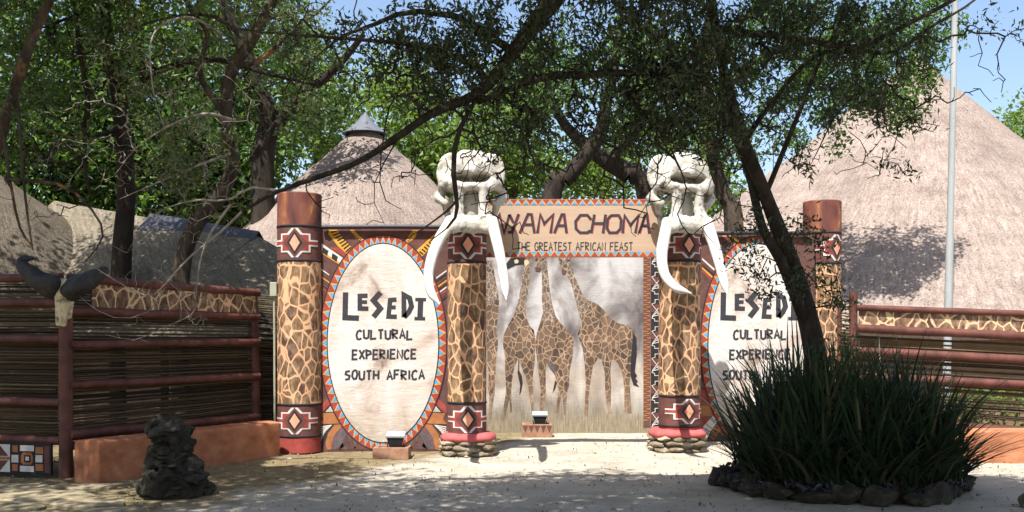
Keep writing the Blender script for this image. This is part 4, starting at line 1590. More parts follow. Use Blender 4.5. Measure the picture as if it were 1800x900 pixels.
def bull_field(X, Y, Z):
    A = np.abs(X)
    d = ell(X, Y, Z, (0, .0, -.05), (.115, .10, .13))
    d = smin(d, cone(X, Y, Z, (0, -.03, -.12), (0, -.05, -.40), .085, .05), .05)
    d = smin(d, cone(A, Y, Z, (.06, -.02, -.10), (.125, .0, -.09), .03, .028), .03)
    d = smin(d, cone(A, Y, Z, (.025, -.06, -.30), (.035, -.06, -.43), .03, .022), .03)
    d = smin(d, cone(A, Y, Z, (.07, .02, -.16), (.05, .02, -.34), .035, .03), .04)
    d = smax(d, -ell(A, Y, Z, (.098, -.05, -.155), (.038, .06, .036)), .015)
    d = smax(d, -ell(A, Y, Z, (.026, -.105, -.385), (.016, .04, .055)), .012)
    return d


root = thing("bull_skull", bx, "bleached animal skull with broad black horns hung on the left fence post", "animal skull")
V, Q = surface_nets(bull_field, (-.2, -.2, -.5), (.2, .2, .14), .0105)
np_mesh("skull_bone", [(bx.x + x, bx.y + y, bx.z + .02 + z + .006 * noise.noise(Vector((x, y, z)) * 16)) for x, y, z in V], Q, OLDBONE, root, smooth=True)
for s, pts in ((-1, [(-.02, .02, .01), (-.10, -.02, .0), (-.23, -.02, .06), (-.37, -.01, .16), (-.445, .0, .245), (-.45, .01, .30), (-.38, .02, .32), (-.30, .02, .315)]),
               (1, [(.05, .02, .0), (.12, -.02, -.02), (.22, -.02, .03), (.34, -.01, .10), (.42, .0, .155), (.46, .02, .19), (.48, .02, .205), (.49, .02, .21)])):
    mb = MB()
    q = [Vector((bx.x, bx.y - .02, bx.z)) + v for v in spline(pts, 40)]
    rr = np.interp(np.linspace(0, 1, 40), [0, .12, .3, .5, .7, .88, 1], [.08, .135, .12, .08, .048, .026, .007])
    mb.tube(q, list(rr), 22, wob=.30)
    mb.build("horn", HORN, root)

# ------------------------------------------------------------------ flagpole
mb = MB()
a, b = P(1667, 540, 15.2), P(1679, 0, 15.2)
dd = (b - a) / (b.z - a.z)
lo, hi = a - dd * a.z, b + dd * 2.6
mb.tube([lo, lo.lerp(hi, .33), lo.lerp(hi, .34), hi], [.062, .058, .050, .042], 16)
mb.lathe((lo.x, lo.y, 0), [(.16, 0), (.16, .03), (.07, .04)], 16)
tag(mb.build("flag_pole", GALV, None, (lo.x, lo.y, 0)), "tall grey steel pole rising behind the right fence before the big thatched cone", "pole")


# ------------------------------------------------------------------ thatched huts
def cone_hut(label, cx, cy, zapex, zeave, r0, prof, cap, seed, mat=THATCH, asym=None, wall_h=None):
    root = thing("thatched_hut", (cx, cy, 0), label, "thatched hut", "thatched huts behind the gate")
    H = zapex - zeave
    pr = []
    n = 40
    for k in range(n + 1):
        t = k / n
        pr.append((r0 * np.interp(t, [p[0] for p in prof], [p[1] for p in prof]) + .002, zapex - t * H))
    mb = MB()

    def fn(p, a, r, z):
        k = 1 + (asym(a) if asym else 0)
        q = Vector((cx + (p.x - cx) * k, cy + (p.y - cy) * k, p.z))
        d = .10 * noise.noise(Vector((q.x * .5 + seed, q.y * .5, q.z * .5))) + .035 * noise.noise(Vector((q.x * 2.2, q.y * 2.2, q.z * 2.2 + seed)))
        w = min(1, r / .6)
        return q + Vector((math.cos(a) * d * w, math.sin(a) * d * w, d * .5 * w))
    mb.lathe((cx, cy, 0), pr, 120, 0, fn=fn)
    # thick cut eave
    rl = pr[-1][0]
    mb.lathe((cx, cy, 0), [(rl, zeave), (rl - .04, zeave - .16), (rl - .5, zeave - .05), (rl - .9, zeave + .1)], 120, 0, fn=fn)
    mb.build("thatched_roof", mat, root)
    if cap:
        mb = MB()
        ch, cr = cap
        mb.lathe((cx, cy, 0), [(.002, zapex + .10), (cr * .45, zapex - ch * .42), (cr, zapex - ch), (cr * 1.06, zapex - ch - .02), (cr * .9, zapex - ch - .03)], 14, 0, smooth=False)
        mb.build("ridge_cap", CONECAP, root)
    mb = MB()
    wr = rl - .55
    mb.lathe((cx, cy, 0), [(wr, -.05), (wr, zeave + .1)], 64, 0)
    mb.build("wall", HUTWALL, root)
    return root


Yc = 21.0
c = P(642, 205, Yc)
cone_hut("thatched cone roof with a slate-grey tip, rising behind the left oval panel", c.x, Yc, c.z, 1.75, 4.3,
         [(0, 0), (.1, .09), (.3, .33), (.55, .60), (.8, .84), (1, 1)], (.36, .47), 3)
Yc = 24.0
c = P(1612, 92, Yc)
cone_hut("huge steep sunlit thatched cone filling the right side behind the fence", c.x, Yc, c.z, 1.7, 7.5,
         [(0, 0), (.05, .045), (.5, .49), (1, 1)], None, 8, asym=lambda a: -.12 * math.cos(a))
Yc = 17.5
c = P(-40, 285, Yc)
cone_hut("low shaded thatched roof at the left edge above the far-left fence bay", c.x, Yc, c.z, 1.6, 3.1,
         [(0, 0), (.1, .16), (.3, .46), (.6, .74), (1, 1)], None, 15, THATCH_SHADE)


def long_roof(label, p0, p1, hgt0, hgt1, eave, depth, mat, capmat, seed, capw=.34, wall=True):
    """ridge roof: ridge from p0 to p1, slopes to both sides"""
    root = thing("thatched_hut", ((p0[0] + p1[0]) / 2, (p0[1] + p1[1]) / 2, 0), label, "thatched hut", "thatched huts behind the gate")
    d = (Vector((p1[0], p1[1], 0)) - Vector((p0[0], p0[1], 0)))
    L = d.length
    d.normalize()
    nrm = Vector((-d.y, d.x, 0))
    mb = MB()
    nu, nv = 50, 16
    for s in (-1, 1):
        vs, fs = [], []
        for i in range(nu + 1):
            for j in range(nv + 1):
                u, v = i / nu, j / nv
                zr = hgt0 + (hgt1 - hgt0) * u
                p = Vector((p0[0], p0[1], 0)) + d * (L * u) + nrm * (s * depth * (v + .1 * math.sin(math.pi * v)))
                p.z = zr + (eave - zr) * v
                k = .10 * noise.noise(p * .6 + Vector((seed, 0, 0))) + .035 * noise.noise(p * 2.3)
                vs.append(p + Vector((0, 0, k if j else k * .4)))
        for i in range(nu):
            for j in range(nv):
                q = (i * (nv + 1) + j, (i + 1) * (nv + 1) + j, (i + 1) * (nv + 1) + j + 1, i * (nv + 1) + j + 1)
                fs.append(q if s < 0 else q[::-1])
        mb.add(vs, fs, 0, True)
    e = Vector((p1[0], p1[1], 0))

    def fn(p, a, r, z):
        k = .10 * noise.noise(p * .6 + Vector((seed, 0, 0))) + .035 * noise.noise(p * 2.3)
        return p + Vector((0, 0, k * min(1, r)))
    mb.lathe(e, [(depth * (v + .1 * math.sin(math.pi * v)) + .001, hgt1 + (eave - hgt1) * v - .004) for v in np.linspace(0, 1, nv + 1)], 60, 0, fn=fn)
    mb.build("thatched_roof", mat, root)
    mb = MB()
    for s in (-1, 1):
        vs = []
        for i in range(13):
            u = .5 + .5 * i / 12
            zr = hgt0 + (hgt1 - hgt0) * u + .07 + .0
            p = Vector((p0[0], p0[1], zr)) + d * (L * (u * 1.02 - .01))
            g = noise.noise(Vector((u * 9, s, seed))) * .02
            vs += [p, p + nrm * (s * capw) + Vector((0, 0, -capw * (hgt0 - eave) / depth + g + .03)), p + nrm * (s * capw * 1.01) + Vector((0, 0, -capw * (hgt0 - eave) / depth + g - .05))]
        fs = []
        for i in range(12):
            for j in range(2):
                q = (3 * i + j, 3 * i + 3 + j, 3 * i + 4 + j, 3 * i + 1 + j)
                fs.append(q if s < 0 else q[::-1])
        mb.add(vs, fs, 0)
    mb.build("ridge_cap", capmat, root)
    mb = MB()
    c0 = Vector((p0[0], p0[1], 0)) + d * L / 2
    mb.box((c0.x, c0.y, eave / 2 + .1), (L - 1.0, depth * 1.5, eave + .2), 0, math.atan2(d.y, d.x))
    mb.build("wall", HUTWALL, root)
    return root


a, b = P(95, 352, 18.4), P(452, 414, 16.6)
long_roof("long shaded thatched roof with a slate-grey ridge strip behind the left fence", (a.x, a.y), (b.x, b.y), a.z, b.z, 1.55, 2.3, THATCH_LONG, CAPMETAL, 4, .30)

# pale sheet roof far behind the sign
a, b = P(880, 338, 27), P(1150, 338, 27)
root = thing("sheet_roof_building", ((a.x + b.x) / 2, 29, 0), "low building with a pale grey sheet roof just above the name board", "building")
mb = MB()
mb.box(((a.x + b.x) / 2, 29, 1.9), (b.x - a.x - .4, 3.4, 3.8))
mb.build("wall", HUTWALL, root)
mb = MB()
zr = a.z
for s in (-1, 1):
    y0, y1 = 29, 29 + s * 2.1
    vs = [(a.x, y0, zr), (b.x, y0, zr), (b.x + .2, y1, zr - .75), (a.x - .2, y1, zr - .75)]
    vs += [(x, y, z - .06) for x, y, z in vs]
    mb.add(vs, [(0, 1, 2, 3) if s > 0 else (3, 2, 1, 0), (4, 5, 6, 7), (2, 3, 7, 6), (1, 2, 6, 5), (3, 0, 4, 7)])
mb.build("roof", ROOFMETAL, root)
# ------------------------------------------------------------------ trees
SX, SY = SUN_DIR.x / -SUN_DIR.z, SUN_DIR.y / -SUN_DIR.z


def lit_zone(p):
    """True where a leaf at p would throw its shadow on ground or walls that lie in open sun"""
    x, y, z = p[:, 0], p[:, 1], p[:, 2]

    def wall(Y, x0, x1, z0, z1):
        t = (Y - y) / SY
        zh, xh = z - t, x + SX * t
        return (t > 0) & (zh > z0) & (zh < z1) & (xh > x0) & (xh < x1)
    xg, yg = x + SX * z, y + SY * z
    edge = 11.75 - .12 * xg + .3 * np.sin(xg * 2.1) + .22 * np.sin(xg * 5.3 + 1)
    b = (yg > edge) & (yg < 16.4) & (xg > -3.1) & (xg < 2.6)
    b2 = (yg > 11.3) & (yg < 12.6) & (xg > 5.0) & (xg < 9)
    rn = np.sin(x * 127.1 + y * 311.7 + z * 74.7) * 43758.5453
    rn -= np.floor(rn)
    c1 = wall(18.6, -5.4, -.8, 2.6, 6.6) & (rn < .8)
    return c1 | wall(13.2, -3.3, 2.7, 0, 4.1) | wall(14.8, 2.4, 4.0, 1.2, 3.4) | wall(12.75, 5.2, 8.5, .3, 2.1) | b | b2


class Skeleton:
    def __init__(s):
        s.p, s.par, s.r, s.fixed = [], [], [], []

    def chain(s, pts, rad, seg=.18, root=False):
        pts = [Vector(q) for q in pts]
        L = sum((pts[i + 1] - pts[i]).length for i in range(len(pts) - 1))
        n = max(3, int(L / seg))
        q = spline(pts, n)
        rr = np.interp(np.linspace(0, 1, n), np.linspace(0, 1, len(rad)), rad)
        par = -1
        if s.p and not root:
            d = np.linalg.norm(np.array(s.p) - np.array(q[0]), axis=1)
            par = int(d.argmin())
        for k in range(n):
            s.p.append(tuple(q[k]))
            s.par.append(par)
            s.r.append(float(rr[k]))
            s.fixed.append(True)
            par = len(s.p) - 1

    def grow(s, targets, g, seg=.16, wander=.10, droop=0.0, maxlen=None):
        if not len(targets):
            return
        base = np.array(s.p)
        d0 = np.array([np.linalg.norm(base - t, axis=1).min() for t in targets])
        cap = len(base) + 60 * len(targets)
        A = np.zeros((cap, 3))
        A[:len(base)] = base
        m = len(base)
        for i in np.argsort(d0):
            t = np.array(targets[i])
            d = np.linalg.norm(A[:m] - t, axis=1)
            j = int(d.argmin())
            L = d[j]
            if maxlen and L > maxlen:
                continue
            n = int(min(30, max(2, round(L / seg))))
            a = A[j].copy()
            perp = g.normal(0, 1, 3)
            perp2 = g.normal(0, 1, 3)
            par = j
            for k in range(1, n + 1):
                u = k / n
                q = a + (t - a) * u + perp * wander * L * .6 * math.sin(math.pi * u) + perp2 * wander * L * .3 * math.sin(2 * math.pi * u)
                q[2] += droop * L * math.sin(math.pi * u)
                q += g.normal(0, .012, 3) * min(1, L)
                A[m] = q
                s.p.append(tuple(q))
                s.par.append(par)
                s.r.append(0.0)
                s.fixed.append(False)
                par = m
                m += 1

    def finish(s, tip, power=.5):
        n = len(s.p)
        w = np.zeros(n)
        kids = np.zeros(n, int)
        for i in range(n):
            if s.par[i] >= 0:
                kids[s.par[i]] += 1
        for i in range(n - 1, -1, -1):
            if not s.fixed[i]:
                if kids[i] == 0:
                    w[i] += 1
                if s.par[i] >= 0:
                    w[s.par[i]] += w[i]
        r = np.array(s.r)
        for i in range(n):
            if not s.fixed[i]:
                r[i] = tip * max(1, w[i]) ** power
                if s.par[i] >= 0:
                    r[i] = min(r[i], r[s.par[i]] * .95 + .001)
        s.r, s.w, s.kids = r, w, kids

    def tubes(s, big=.03):
        """frustum per segment; thick limbs get more sides"""
        P_ = np.array(s.p)
        par = np.array(s.par)
        idx = np.where(par >= 0)[0]
        far = np.linalg.norm(P_[idx] - P_[par[idx]], axis=1)
        idx = idx[far < 2.5]
        Vs, Fs = [], []
        nb = 0
        for sel, k in ((idx[s.r[idx] >= big], 10), (idx[(s.r[idx] < big) & (s.r[idx] >= .008)], 5), (idx[s.r[idx] < .008], 3)):
            if not len(sel):
                continue
            b, a = P_[sel], P_[par[sel]]
            rb = s.r[sel]
            ra = np.minimum(s.r[par[sel]], rb * 1.35)
            d = b - a
            L = np.linalg.norm(d, axis=1, keepdims=True)
            d = d / np.maximum(L, 1e-6)
            a = a - d * np.minimum(.3 * ra[:, None], .2 * L)
            up = np.where(np.abs(d[:, 2:3]) < .8, np.array([[0, 0, 1.0]]), np.array([[1.0, 0, 0]]))
            nx = np.cross(d, up)
            nx /= np.linalg.norm(nx, axis=1, keepdims=True)
            ny = np.cross(d, nx)
            an = 2 * np.pi * np.arange(k) / k
            ring = nx[:, None, :] * np.cos(an)[None, :, None] + ny[:, None, :] * np.sin(an)[None, :, None]
            A = a[:, None, :] + ring * ra[:, None, None]
            B = b[:, None, :] + ring * rb[:, None, None]
            Vv = np.concatenate([A, B], 1).reshape(-1, 3)
            m = len(sel)
            o = (np.arange(m) * 2 * k)[:, None]
            kk = np.arange(k)
            k2 = (kk + 1) % k
            q = np.stack([o + kk, o + k2, o + k + k2, o + k + kk], 2).reshape(-1, 4)
            Vs.append(Vv)
            Fs.append(q[:, ::-1] + nb)
            nb += len(Vv)
        return np.concatenate(Vs), np.concatenate(Fs)

    def leaf_points(s, g, per, sigma, wmax=3, lo=0, hi=None):
        P_ = np.array(s.p)
        sel = np.where((~np.array(s.fixed)) & (s.w <= wmax) & (s.w > 0))[0]
        sel = sel[(sel >= lo) & (sel < (hi or len(P_)))]
        n = g.poisson(per, len(sel))
        pts = np.repeat(P_[sel], n, axis=0)
        prv = np.repeat(P_[np.array(s.par)[sel]], n, axis=0)
        u = g.random((len(pts), 1))
        return pts + (prv - pts) * u + g.normal(0, sigma, pts.shape)


def leaf_mesh(name, pts, size, mat, parent, g, hang=0.0, up=.5, aspect=.5):
    n = len(pts)
    sz = size * g.uniform(.45, 1.5, n)[:, None]
    d = g.normal(0, 1, (n, 3))
    d[:, 2] -= hang
    d /= np.linalg.norm(d, axis=1, keepdims=True)
    nr = g.normal(0, 1, (n, 3))
    nr[:, 2] += up * 2
    sd = np.cross(d, nr)
    sd /= np.maximum(np.linalg.norm(sd, axis=1, keepdims=True), 1e-6)
    nr = np.cross(sd, d)
    w = sz * aspect * .5
    a = pts - d * sz * .5
    tip = pts + d * sz * .5 - nr * sz * .08
    m1 = pts - d * sz * .05
    l = m1 + sd * w + nr * w * .35
    r = m1 - sd * w + nr * w * .35
    V = np.stack([a, l, tip, r], 1).reshape(-1, 3)
    o = (np.arange(n) * 4)[:, None]
    F = np.concatenate([o + np.array([[0, 2, 1]]), o + np.array([[0, 3, 2]])], 1).reshape(-1, 3)
    return np_mesh(name, V, F, mat, parent)


def blob(g, c, r, n, hollow=.35):
    """points in an uneven clump"""
    d = g.normal(0, 1, (n, 3))
    d /= np.linalg.norm(d, axis=1, keepdims=True)
    q = (hollow + (1 - hollow) * g.random(n)) ** .6
    return np.array(c) + d * q[:, None] * np.array(r)


def pxblob(u, v, ru, rv, Y, ry):
    return (tuple(P(u, v, Y)), (ru * Y / F_PX, ry, rv * Y / F_PX))


def build_tree(name, label, cat, base, chains, blobs, leaf, bark, seed, tip=.004, seg=.16, wander=.12, droop=0.0, group=None,
               cull=None, power=.48, maxlen=None, wmax=3, crown="crown", upper=None, bare=None, dry=None):
    """chains: (points, radii); blobs: (centre, radii, count[, hollow]); leaf: (material, size, per node, sigma, hang, aspect)"""
    g = np.random.default_rng(seed)
    root = thing(name, base, label, cat, group)
    sk = Skeleton()
    for k, (pts, rad) in enumerate(chains):
        sk.chain(pts, rad, seg)
    T = [blob(g, b[0], b[1], b[2], *(b[3:4])) for b in blobs]
    T = np.concatenate(T) if T else np.zeros((0, 3))
    if cull is not None and len(T):
        T = T[~cull(T)]
    sk.grow(list(T), g, seg, wander, droop, maxlen)
    n_low = len(sk.p)
    if upper:
        U = np.concatenate([blob(g, b[0], b[1], b[2], .1) for b in upper[0]])
        if cull is not None:
            U = U[~cull(U)]
        sk.grow(list(U), g, .35, wander, 0, 4)
    n_up = len(sk.p)
    if bare:
        for kind, bl in bare:
            if kind == 'hang':                       # thin twigs drooping from the boughs inside a clump
                A = np.array(sk.p[:n_low])
                c, r, n, lo, hi = bl
                ins = A[(((A - np.array(c)) / np.array(r)) ** 2).sum(1) < 1]
                if len(ins):
                    q = ins[g.integers(0, len(ins), n)] + np.stack([g.normal(0, .16, n), g.normal(0, .12, n), -g.uniform(lo, hi, n)], 1)
                    sk.grow(list(q), g, .10, wander * .8, .0, 2)
            else:
                sk.grow(list(blob(g, *bl)), g, .12, wander * 1.3, droop, 2.5)
    sk.finish(tip, power)
    V, Fq = sk.tubes()
    np_mesh("trunk", V, Fq, bark, root, smooth=True)
    if dry:
        ds = Skeleton()
        for pts_, rad_ in dry[0]:
            ds.chain(pts_, rad_, .12, True)
        for bl in dry[1]:
            ds.grow(list(blob(g, *bl)), g, .08, .22, -.05, 1.5)
        ds.finish(.0022, .45)
        Vd, Fd = ds.tubes()
        np_mesh("dry_branch", Vd, Fd, TWIG, root, smooth=True)
    if leaf:
        mat, size, per, sigma, hang, aspect = leaf
        pts = sk.leaf_points(g, per, sigma, wmax, 0, n_low)
        if cull is not None:
            pts = pts[~cull(pts)]
        if upper:
            q = sk.leaf_points(g, upper[2], .28, 4, n_low, n_up)
            q = q[~cull(q)]
            leaf_mesh("shade_crown", q, upper[1], mat, root, g, 0, .8, .5)  # foliage above the view, placed for the shade it throws
        if len(pts):
            leaf_mesh(crown, pts, size, mat, root, g, hang, .5, aspect)
    return root


def pp(lst):
    return [P(u, v, Y) for u, v, Y in lst]


# ---- the dark tree leaning out of the planted bed; its boughs hang across the top of the view
F0 = P(1442, 800, 10.3)
F0.z = 0.0
trunk = [F0] + pp([(1440, 720, 10.3), (1432, 620, 10.28), (1415, 540, 10.2), (1386, 450, 10.1), (1348, 350, 9.9), (1308, 250, 9.6), (1278, 150, 9.3), (1258, 50, 9.0), (1236, -70, 8.7), (1190, -220, 8.4), (1080, -400, 8.0)])
chains = [
    (trunk, [.15, .13, .115, .105, .09, .07, .06, .052, .046, .05, .05, .035]),
    (pp([(1425, 590, 10.22), (1378, 470, 10.0), (1340, 400, 9.95), (1318, 310, 9.9), (1296, 250, 9.8), (1262, 190, 9.75), (1230, 110, 9.6), (1205, 20, 9.4), (1190, -80, 9.2)]), [.07, .055, .045, .04, .036, .03, .026, .02, .012]),
    # main bough: over the top and down to the left
    (pp([(1236, -70, 8.7), (1130, -110, 8.5), (1030, -60, 8.4), (965, 10, 8.35), (925, 60, 8.3), (885, 115, 8.3), (840, 165, 8.3), (762, 198, 8.3), (700, 240, 8.35), (628, 285, 8.4), (555, 312, 8.5), (485, 338, 8.6), (425, 372, 8.7)]), [.07, .075, .08, .085, .07, .055, .045, .036, .032, .028, .024, .018, .012]),
    (pp([(1180, 126, 8.6), (1100, 128, 8.5), (1030, 131, 8.45), (955, 136, 8.4), (885, 160, 8.35), (840, 180, 8.3)]), [.03, .032, .034, .032, .028, .024]),
    (pp([(886, 80, 8.3), (813, 34, 8.2), (786, 26, 8.15), (717, 20, 8.1), (650, 46, 8.1), (600, 64, 8.1), (545, 110, 8.15)]), [.035, .03, .028, .024, .018, .012, .006]),
    (pp([(840, 120, 8.3), (797, 97, 8.2), (710, 77, 8.1), (600, 67, 8.0), (510, 60, 8.0), (425, 52, 8.0), (380, 36, 8.0)]), [.03, .022, .019, .015, .012, .008, .005]),
    # bare twig hanging in front of the left skull
    (pp([(838, 172, 8.3), (820, 205, 8.15), (802, 245, 8.05), (797, 300, 8.0), (802, 345, 8.0), (803, 372, 8.0), (792, 395, 8.0), (755, 425, 8.0)]), [.018, .021, .022, .022, .02, .016, .011, .005]),
    (pp([(803, 352, 8.0), (785, 372, 8.0), (740, 405, 8.0), (700, 428, 8.0)]), [.013, .011, .007, .003]),
    (pp([(764, 197, 8.3), (735, 188, 8.2), (712, 164, 8.2), (690, 175, 8.2), (680, 205, 8.2), (672, 255, 8.2), (667, 310, 8.2), (676, 350, 8.2), (705, 368, 8.2)]), [.016, .013, .011, .010, .008, .007, .006, .005, .003]),
    (pp([(738, 205, 8.3), (733, 180, 8.3), (720, 172, 8.25)]), [.012, .010, .008]),
    (pp([(700, 242, 8.35), (668, 300, 8.3), (655, 345, 8.3), (675, 392, 8.3)]), [.008, .006, .004, .003]),
    # boughs to the right
    (pp([(1258, 50, 9.0), (1330, 60, 8.9), (1420, 72, 8.9), (1510, 82, 8.9), (1600, 40, 8.9), (1690, -8, 8.9), (1760, -50, 8.9)]), [.035, .03, .027, .024, .021, .018, .012]),
    (pp([(1308, 250, 9.6), (1350, 190, 9.4), (1430, 100, 9.2), (1510, 90, 9.1), (1570, 92, 9.0), (1640, 45, 9.0), (1700, 10, 9.0), (1760, -40, 9.0)]), [.03, .026, .022, .02, .017, .014, .011, .008]),
    (pp([(1345, 345, 9.9), (1400, 210, 9.8), (1440, 110, 9.6), (1480, 30, 9.5), (1500, -60, 9.4)]), [.03, .026, .022, .018, .012]),
    (pp([(1540, 90, 9.1), (1520, 140, 9.1), (1545, 175, 9.1), (1560, 230, 9.1), (1580, 240, 9.1), (1560, 275, 9.1), (1545, 300, 9.1)]), [.012, .011, .009, .007, .005, .004, .003]),
    (pp([(1500, 90, 9.1), (1505, 160, 9.1), (1470, 200, 9.1), (1440, 260, 9.1), (1420, 300, 9.1)]), [.012, .010, .008, .006, .003]),
    # limbs of the unseen shade crown, above the view
    (pp([(1130, -110, 8.5)]) + [Vector((-.6, 7.9, 6.2)), Vector((-2.4, 7.4, 6.6)), Vector((-4.4, 7.0, 6.5))], [.07, .06, .045, .025]),
    (pp([(1190, -220, 8.4)]) + [Vector((1.0, 7.2, 6.6)), Vector((.2, 6.0, 7.0)), Vector((-1.0, 4.6, 7.2))], [.06, .05, .04, .02]),
    (pp([(1236, -70, 8.7)]) + [Vector((2.6, 8.2, 5.9)), Vector((3.6, 7.6, 6.4)), Vector((5.0, 7.2, 6.6))], [.06, .05, .035, .02]),
]
dry_chains = [
    # bough end: dry twigs drooping over the left fence
    (pp([(490, 336, 8.6), (440, 330, 8.7), (400, 352, 8.8), (340, 352, 8.85), (280, 372, 8.9), (250, 405, 8.9), (225, 440, 8.9)]), [.014, .012, .010, .009, .007, .005, .003]),
    (pp([(425, 372, 8.7), (385, 410, 8.8), (330, 455, 8.85), (290, 500, 8.9), (262, 520, 8.9), (215, 500, 8.9), (150, 460, 8.95), (120, 448, 8.95)]), [.013, .012, .010, .009, .007, .006, .004, .002]),
    (pp([(405, 360, 8.75), (370, 410, 8.8), (352, 460, 8.85), (345, 510, 8.85), (341, 550, 8.85), (300, 570, 8.9), (240, 597, 8.9), (185, 588, 8.9)]), [.013, .012, .010, .009, .007, .005, .004, .002]),
    (pp([(290, 505, 8.9), (265, 545, 8.9), (215, 560, 8.9), (170, 545, 8.95), (140, 520, 8.95)]), [.006, .005, .004, .003, .002]),
]
dry_blobs = [pxblob(*b[:6]) + b[6:] for b in [(330, 380, 90, 50, 8.85, .3, 70), (345, 540, 35, 50, 8.85, .15, 60), (280, 500, 60, 50, 8.9, .2, 30), (215, 470, 60, 50, 8.9, .2, 16), (250, 585, 70, 30, 8.9, .15, 14), (400, 330, 50, 40, 8.8, .3, 30)]]
hangs = [('hang', pxblob(*b[:6]) + b[6:]) for b in [(1000, 110, 220, 130, 8.4, .9, 170, .25, .9), (780, 120, 200, 110, 8.3, .8, 120, .2, .7), (1200, 150, 160, 170, 8.8, 1.2, 220, .3, .9), (1450, 120, 200, 120, 9.1, .9, 70, .2, .7), (640, 260, 160, 70, 8.4, .4, 26, .1, .4), (560, 80, 160, 60, 8.1, .5, 26, .1, .5), (1640, 60, 100, 60, 9, .5, 14, .15, .5)]]
hangs += [('blob', pxblob(*b[:6]) + b[6:]) for b in [(560, 90, 130, 90, 8.1, .5, 60), (960, 290, 110, 70, 8.4, .4, 40), (1330, 220, 130, 120, 9.3, .6, 80), (1520, 240, 140, 80, 9.1, .4, 40), (700, 130, 160, 110, 8.2, .5, 60), (840, 330, 50, 80, 8.1, .2, 16), (920, 410, 30, 40, 8.1, .1, 6), (1720, 130, 60, 60, 9, .3, 14)]]
blobs = [pxblob(*b[:6]) + b[6:] for b in [
    (1175, 70, 90, 130, 8.5, .8, 190), (1180, 170, 90, 90, 8.6, .7, 170), (1250, 150, 70, 140, 8.8, .6, 110), (1090, 70, 90, 110, 8.4, .8, 110),
    (1000, 40, 90, 80, 8.4, .7, 70), (960, 180, 110, 70, 8.4, .5, 60), (900, 60, 80, 90, 8.3, .7, 70), (830, 130, 110, 90, 8.3, .6, 110), (760, 70, 110, 70, 8.2, .6, 80),
    (740, 130, 90, 60, 8.3, .5, 45), (880, 230, 80, 60, 8.4, .4, 40), (960, 270, 60, 45, 8.4, .4, 16), (1060, 200, 60, 90, 8.5, .4, 40), (650, 90, 100, 70, 8.1, .5, 26), (560, 90, 70, 60, 8.1, .4, 12),
    (1130, 235, 90, 40, 8.6, .4, 45), (1260, 262, 40, 25, 8.7, .4, 14), (1340, 60, 90, 80, 8.9, .6, 90), (1330, 170, 80, 90, 9.3, .5, 50), (1430, 50, 90, 70, 8.9, .5, 80), (1520, 60, 80, 70, 9.0, .5, 60),
    (1480, 160, 80, 70, 9.1, .5, 40), (1560, 190, 60, 60, 9.1, .4, 24), (1610, 90, 50, 50, 9.0, .4, 20), (1700, 50, 45, 45, 9.0, .4, 16), (1770, 40, 40, 60, 9.0, .4, 12), (1640, 200, 30, 50, 9.1, .3, 5),
    (1560, 280, 60, 40, 9.1, .3, 5), (1420, 280, 40, 40, 9.2, .3, 8), (1310, 440, 45, 40, 9.7, .2, 12), (1370, 500, 60, 40, 9.8, .2, 20), (1420, 430, 50, 60, 9.9, .25, 20), (1455, 510, 50, 45, 9.9, .2, 14), (1330, 390, 40, 40, 9.8, .2, 8)]]
upper = [((-.4, 6.15, 6.6), (2.0, 2.0, .7), 150), ((-3.2, 5.75, 6.7), (2.2, 1.9, .7), 160), ((.6, 4.15, 7.1), (2.2, 1.8, .6), 100), ((2.2, 6.35, 6.4), (1.9, 1.5, .7), 190),  # unseen crown, spread wide to shade the foreground and bed
         ((-1.8, 3.95, 7.3), (2.2, 1.6, .6), 100), ((1.0, 5.35, 6.7), (1.6, 1.4, .6), 90), ((-4.6, 4.15, 7.0), (2, 1.8, .7), 100), ((3.8, 5.35, 6.6), (1.6, 1.6, .7), 80), ((3.0, 3.75, 7.0), (2, 1.5, .7), 60), ((2.0, 7.45, 6.2), (1.7, 1.1, .5), 170), ((3.6, 6.75, 6.0), (1.3, 1.2, .5), 110),
         ((-3, 1.95, 7.0), (2.4, 1.8, .6), 100), ((0, 1.35, 7.2), (2.4, 1.8, .6), 100), ((3.2, 1.55, 7.0), (2.4, 1.8, .6), 100), ((-6.4, 2.35, 6.8), (2.2, 1.9, .6), 100), ((6, 2.75, 6.8), (2, 1.9, .6), 80), ((-7.2, 4.55, 6.7), (1.8, 1.8, .6), 90)]  # canopy over the camera, added out of view to block sky light
build_tree("leaning_tree", "dark small-leaved tree leaning out of the strap-leaved bed, its boughs hanging across the view", "tree", F0, chains, blobs,
           (LEAF_DARK, .056, 13, .06, .7, .36), BARK_DARK, 21, .0038, .14, .16, .06, cull=lit_zone, power=.42, maxlen=2.2, upper=(upper, .12, 34), bare=hangs, dry=(dry_chains, dry_blobs))

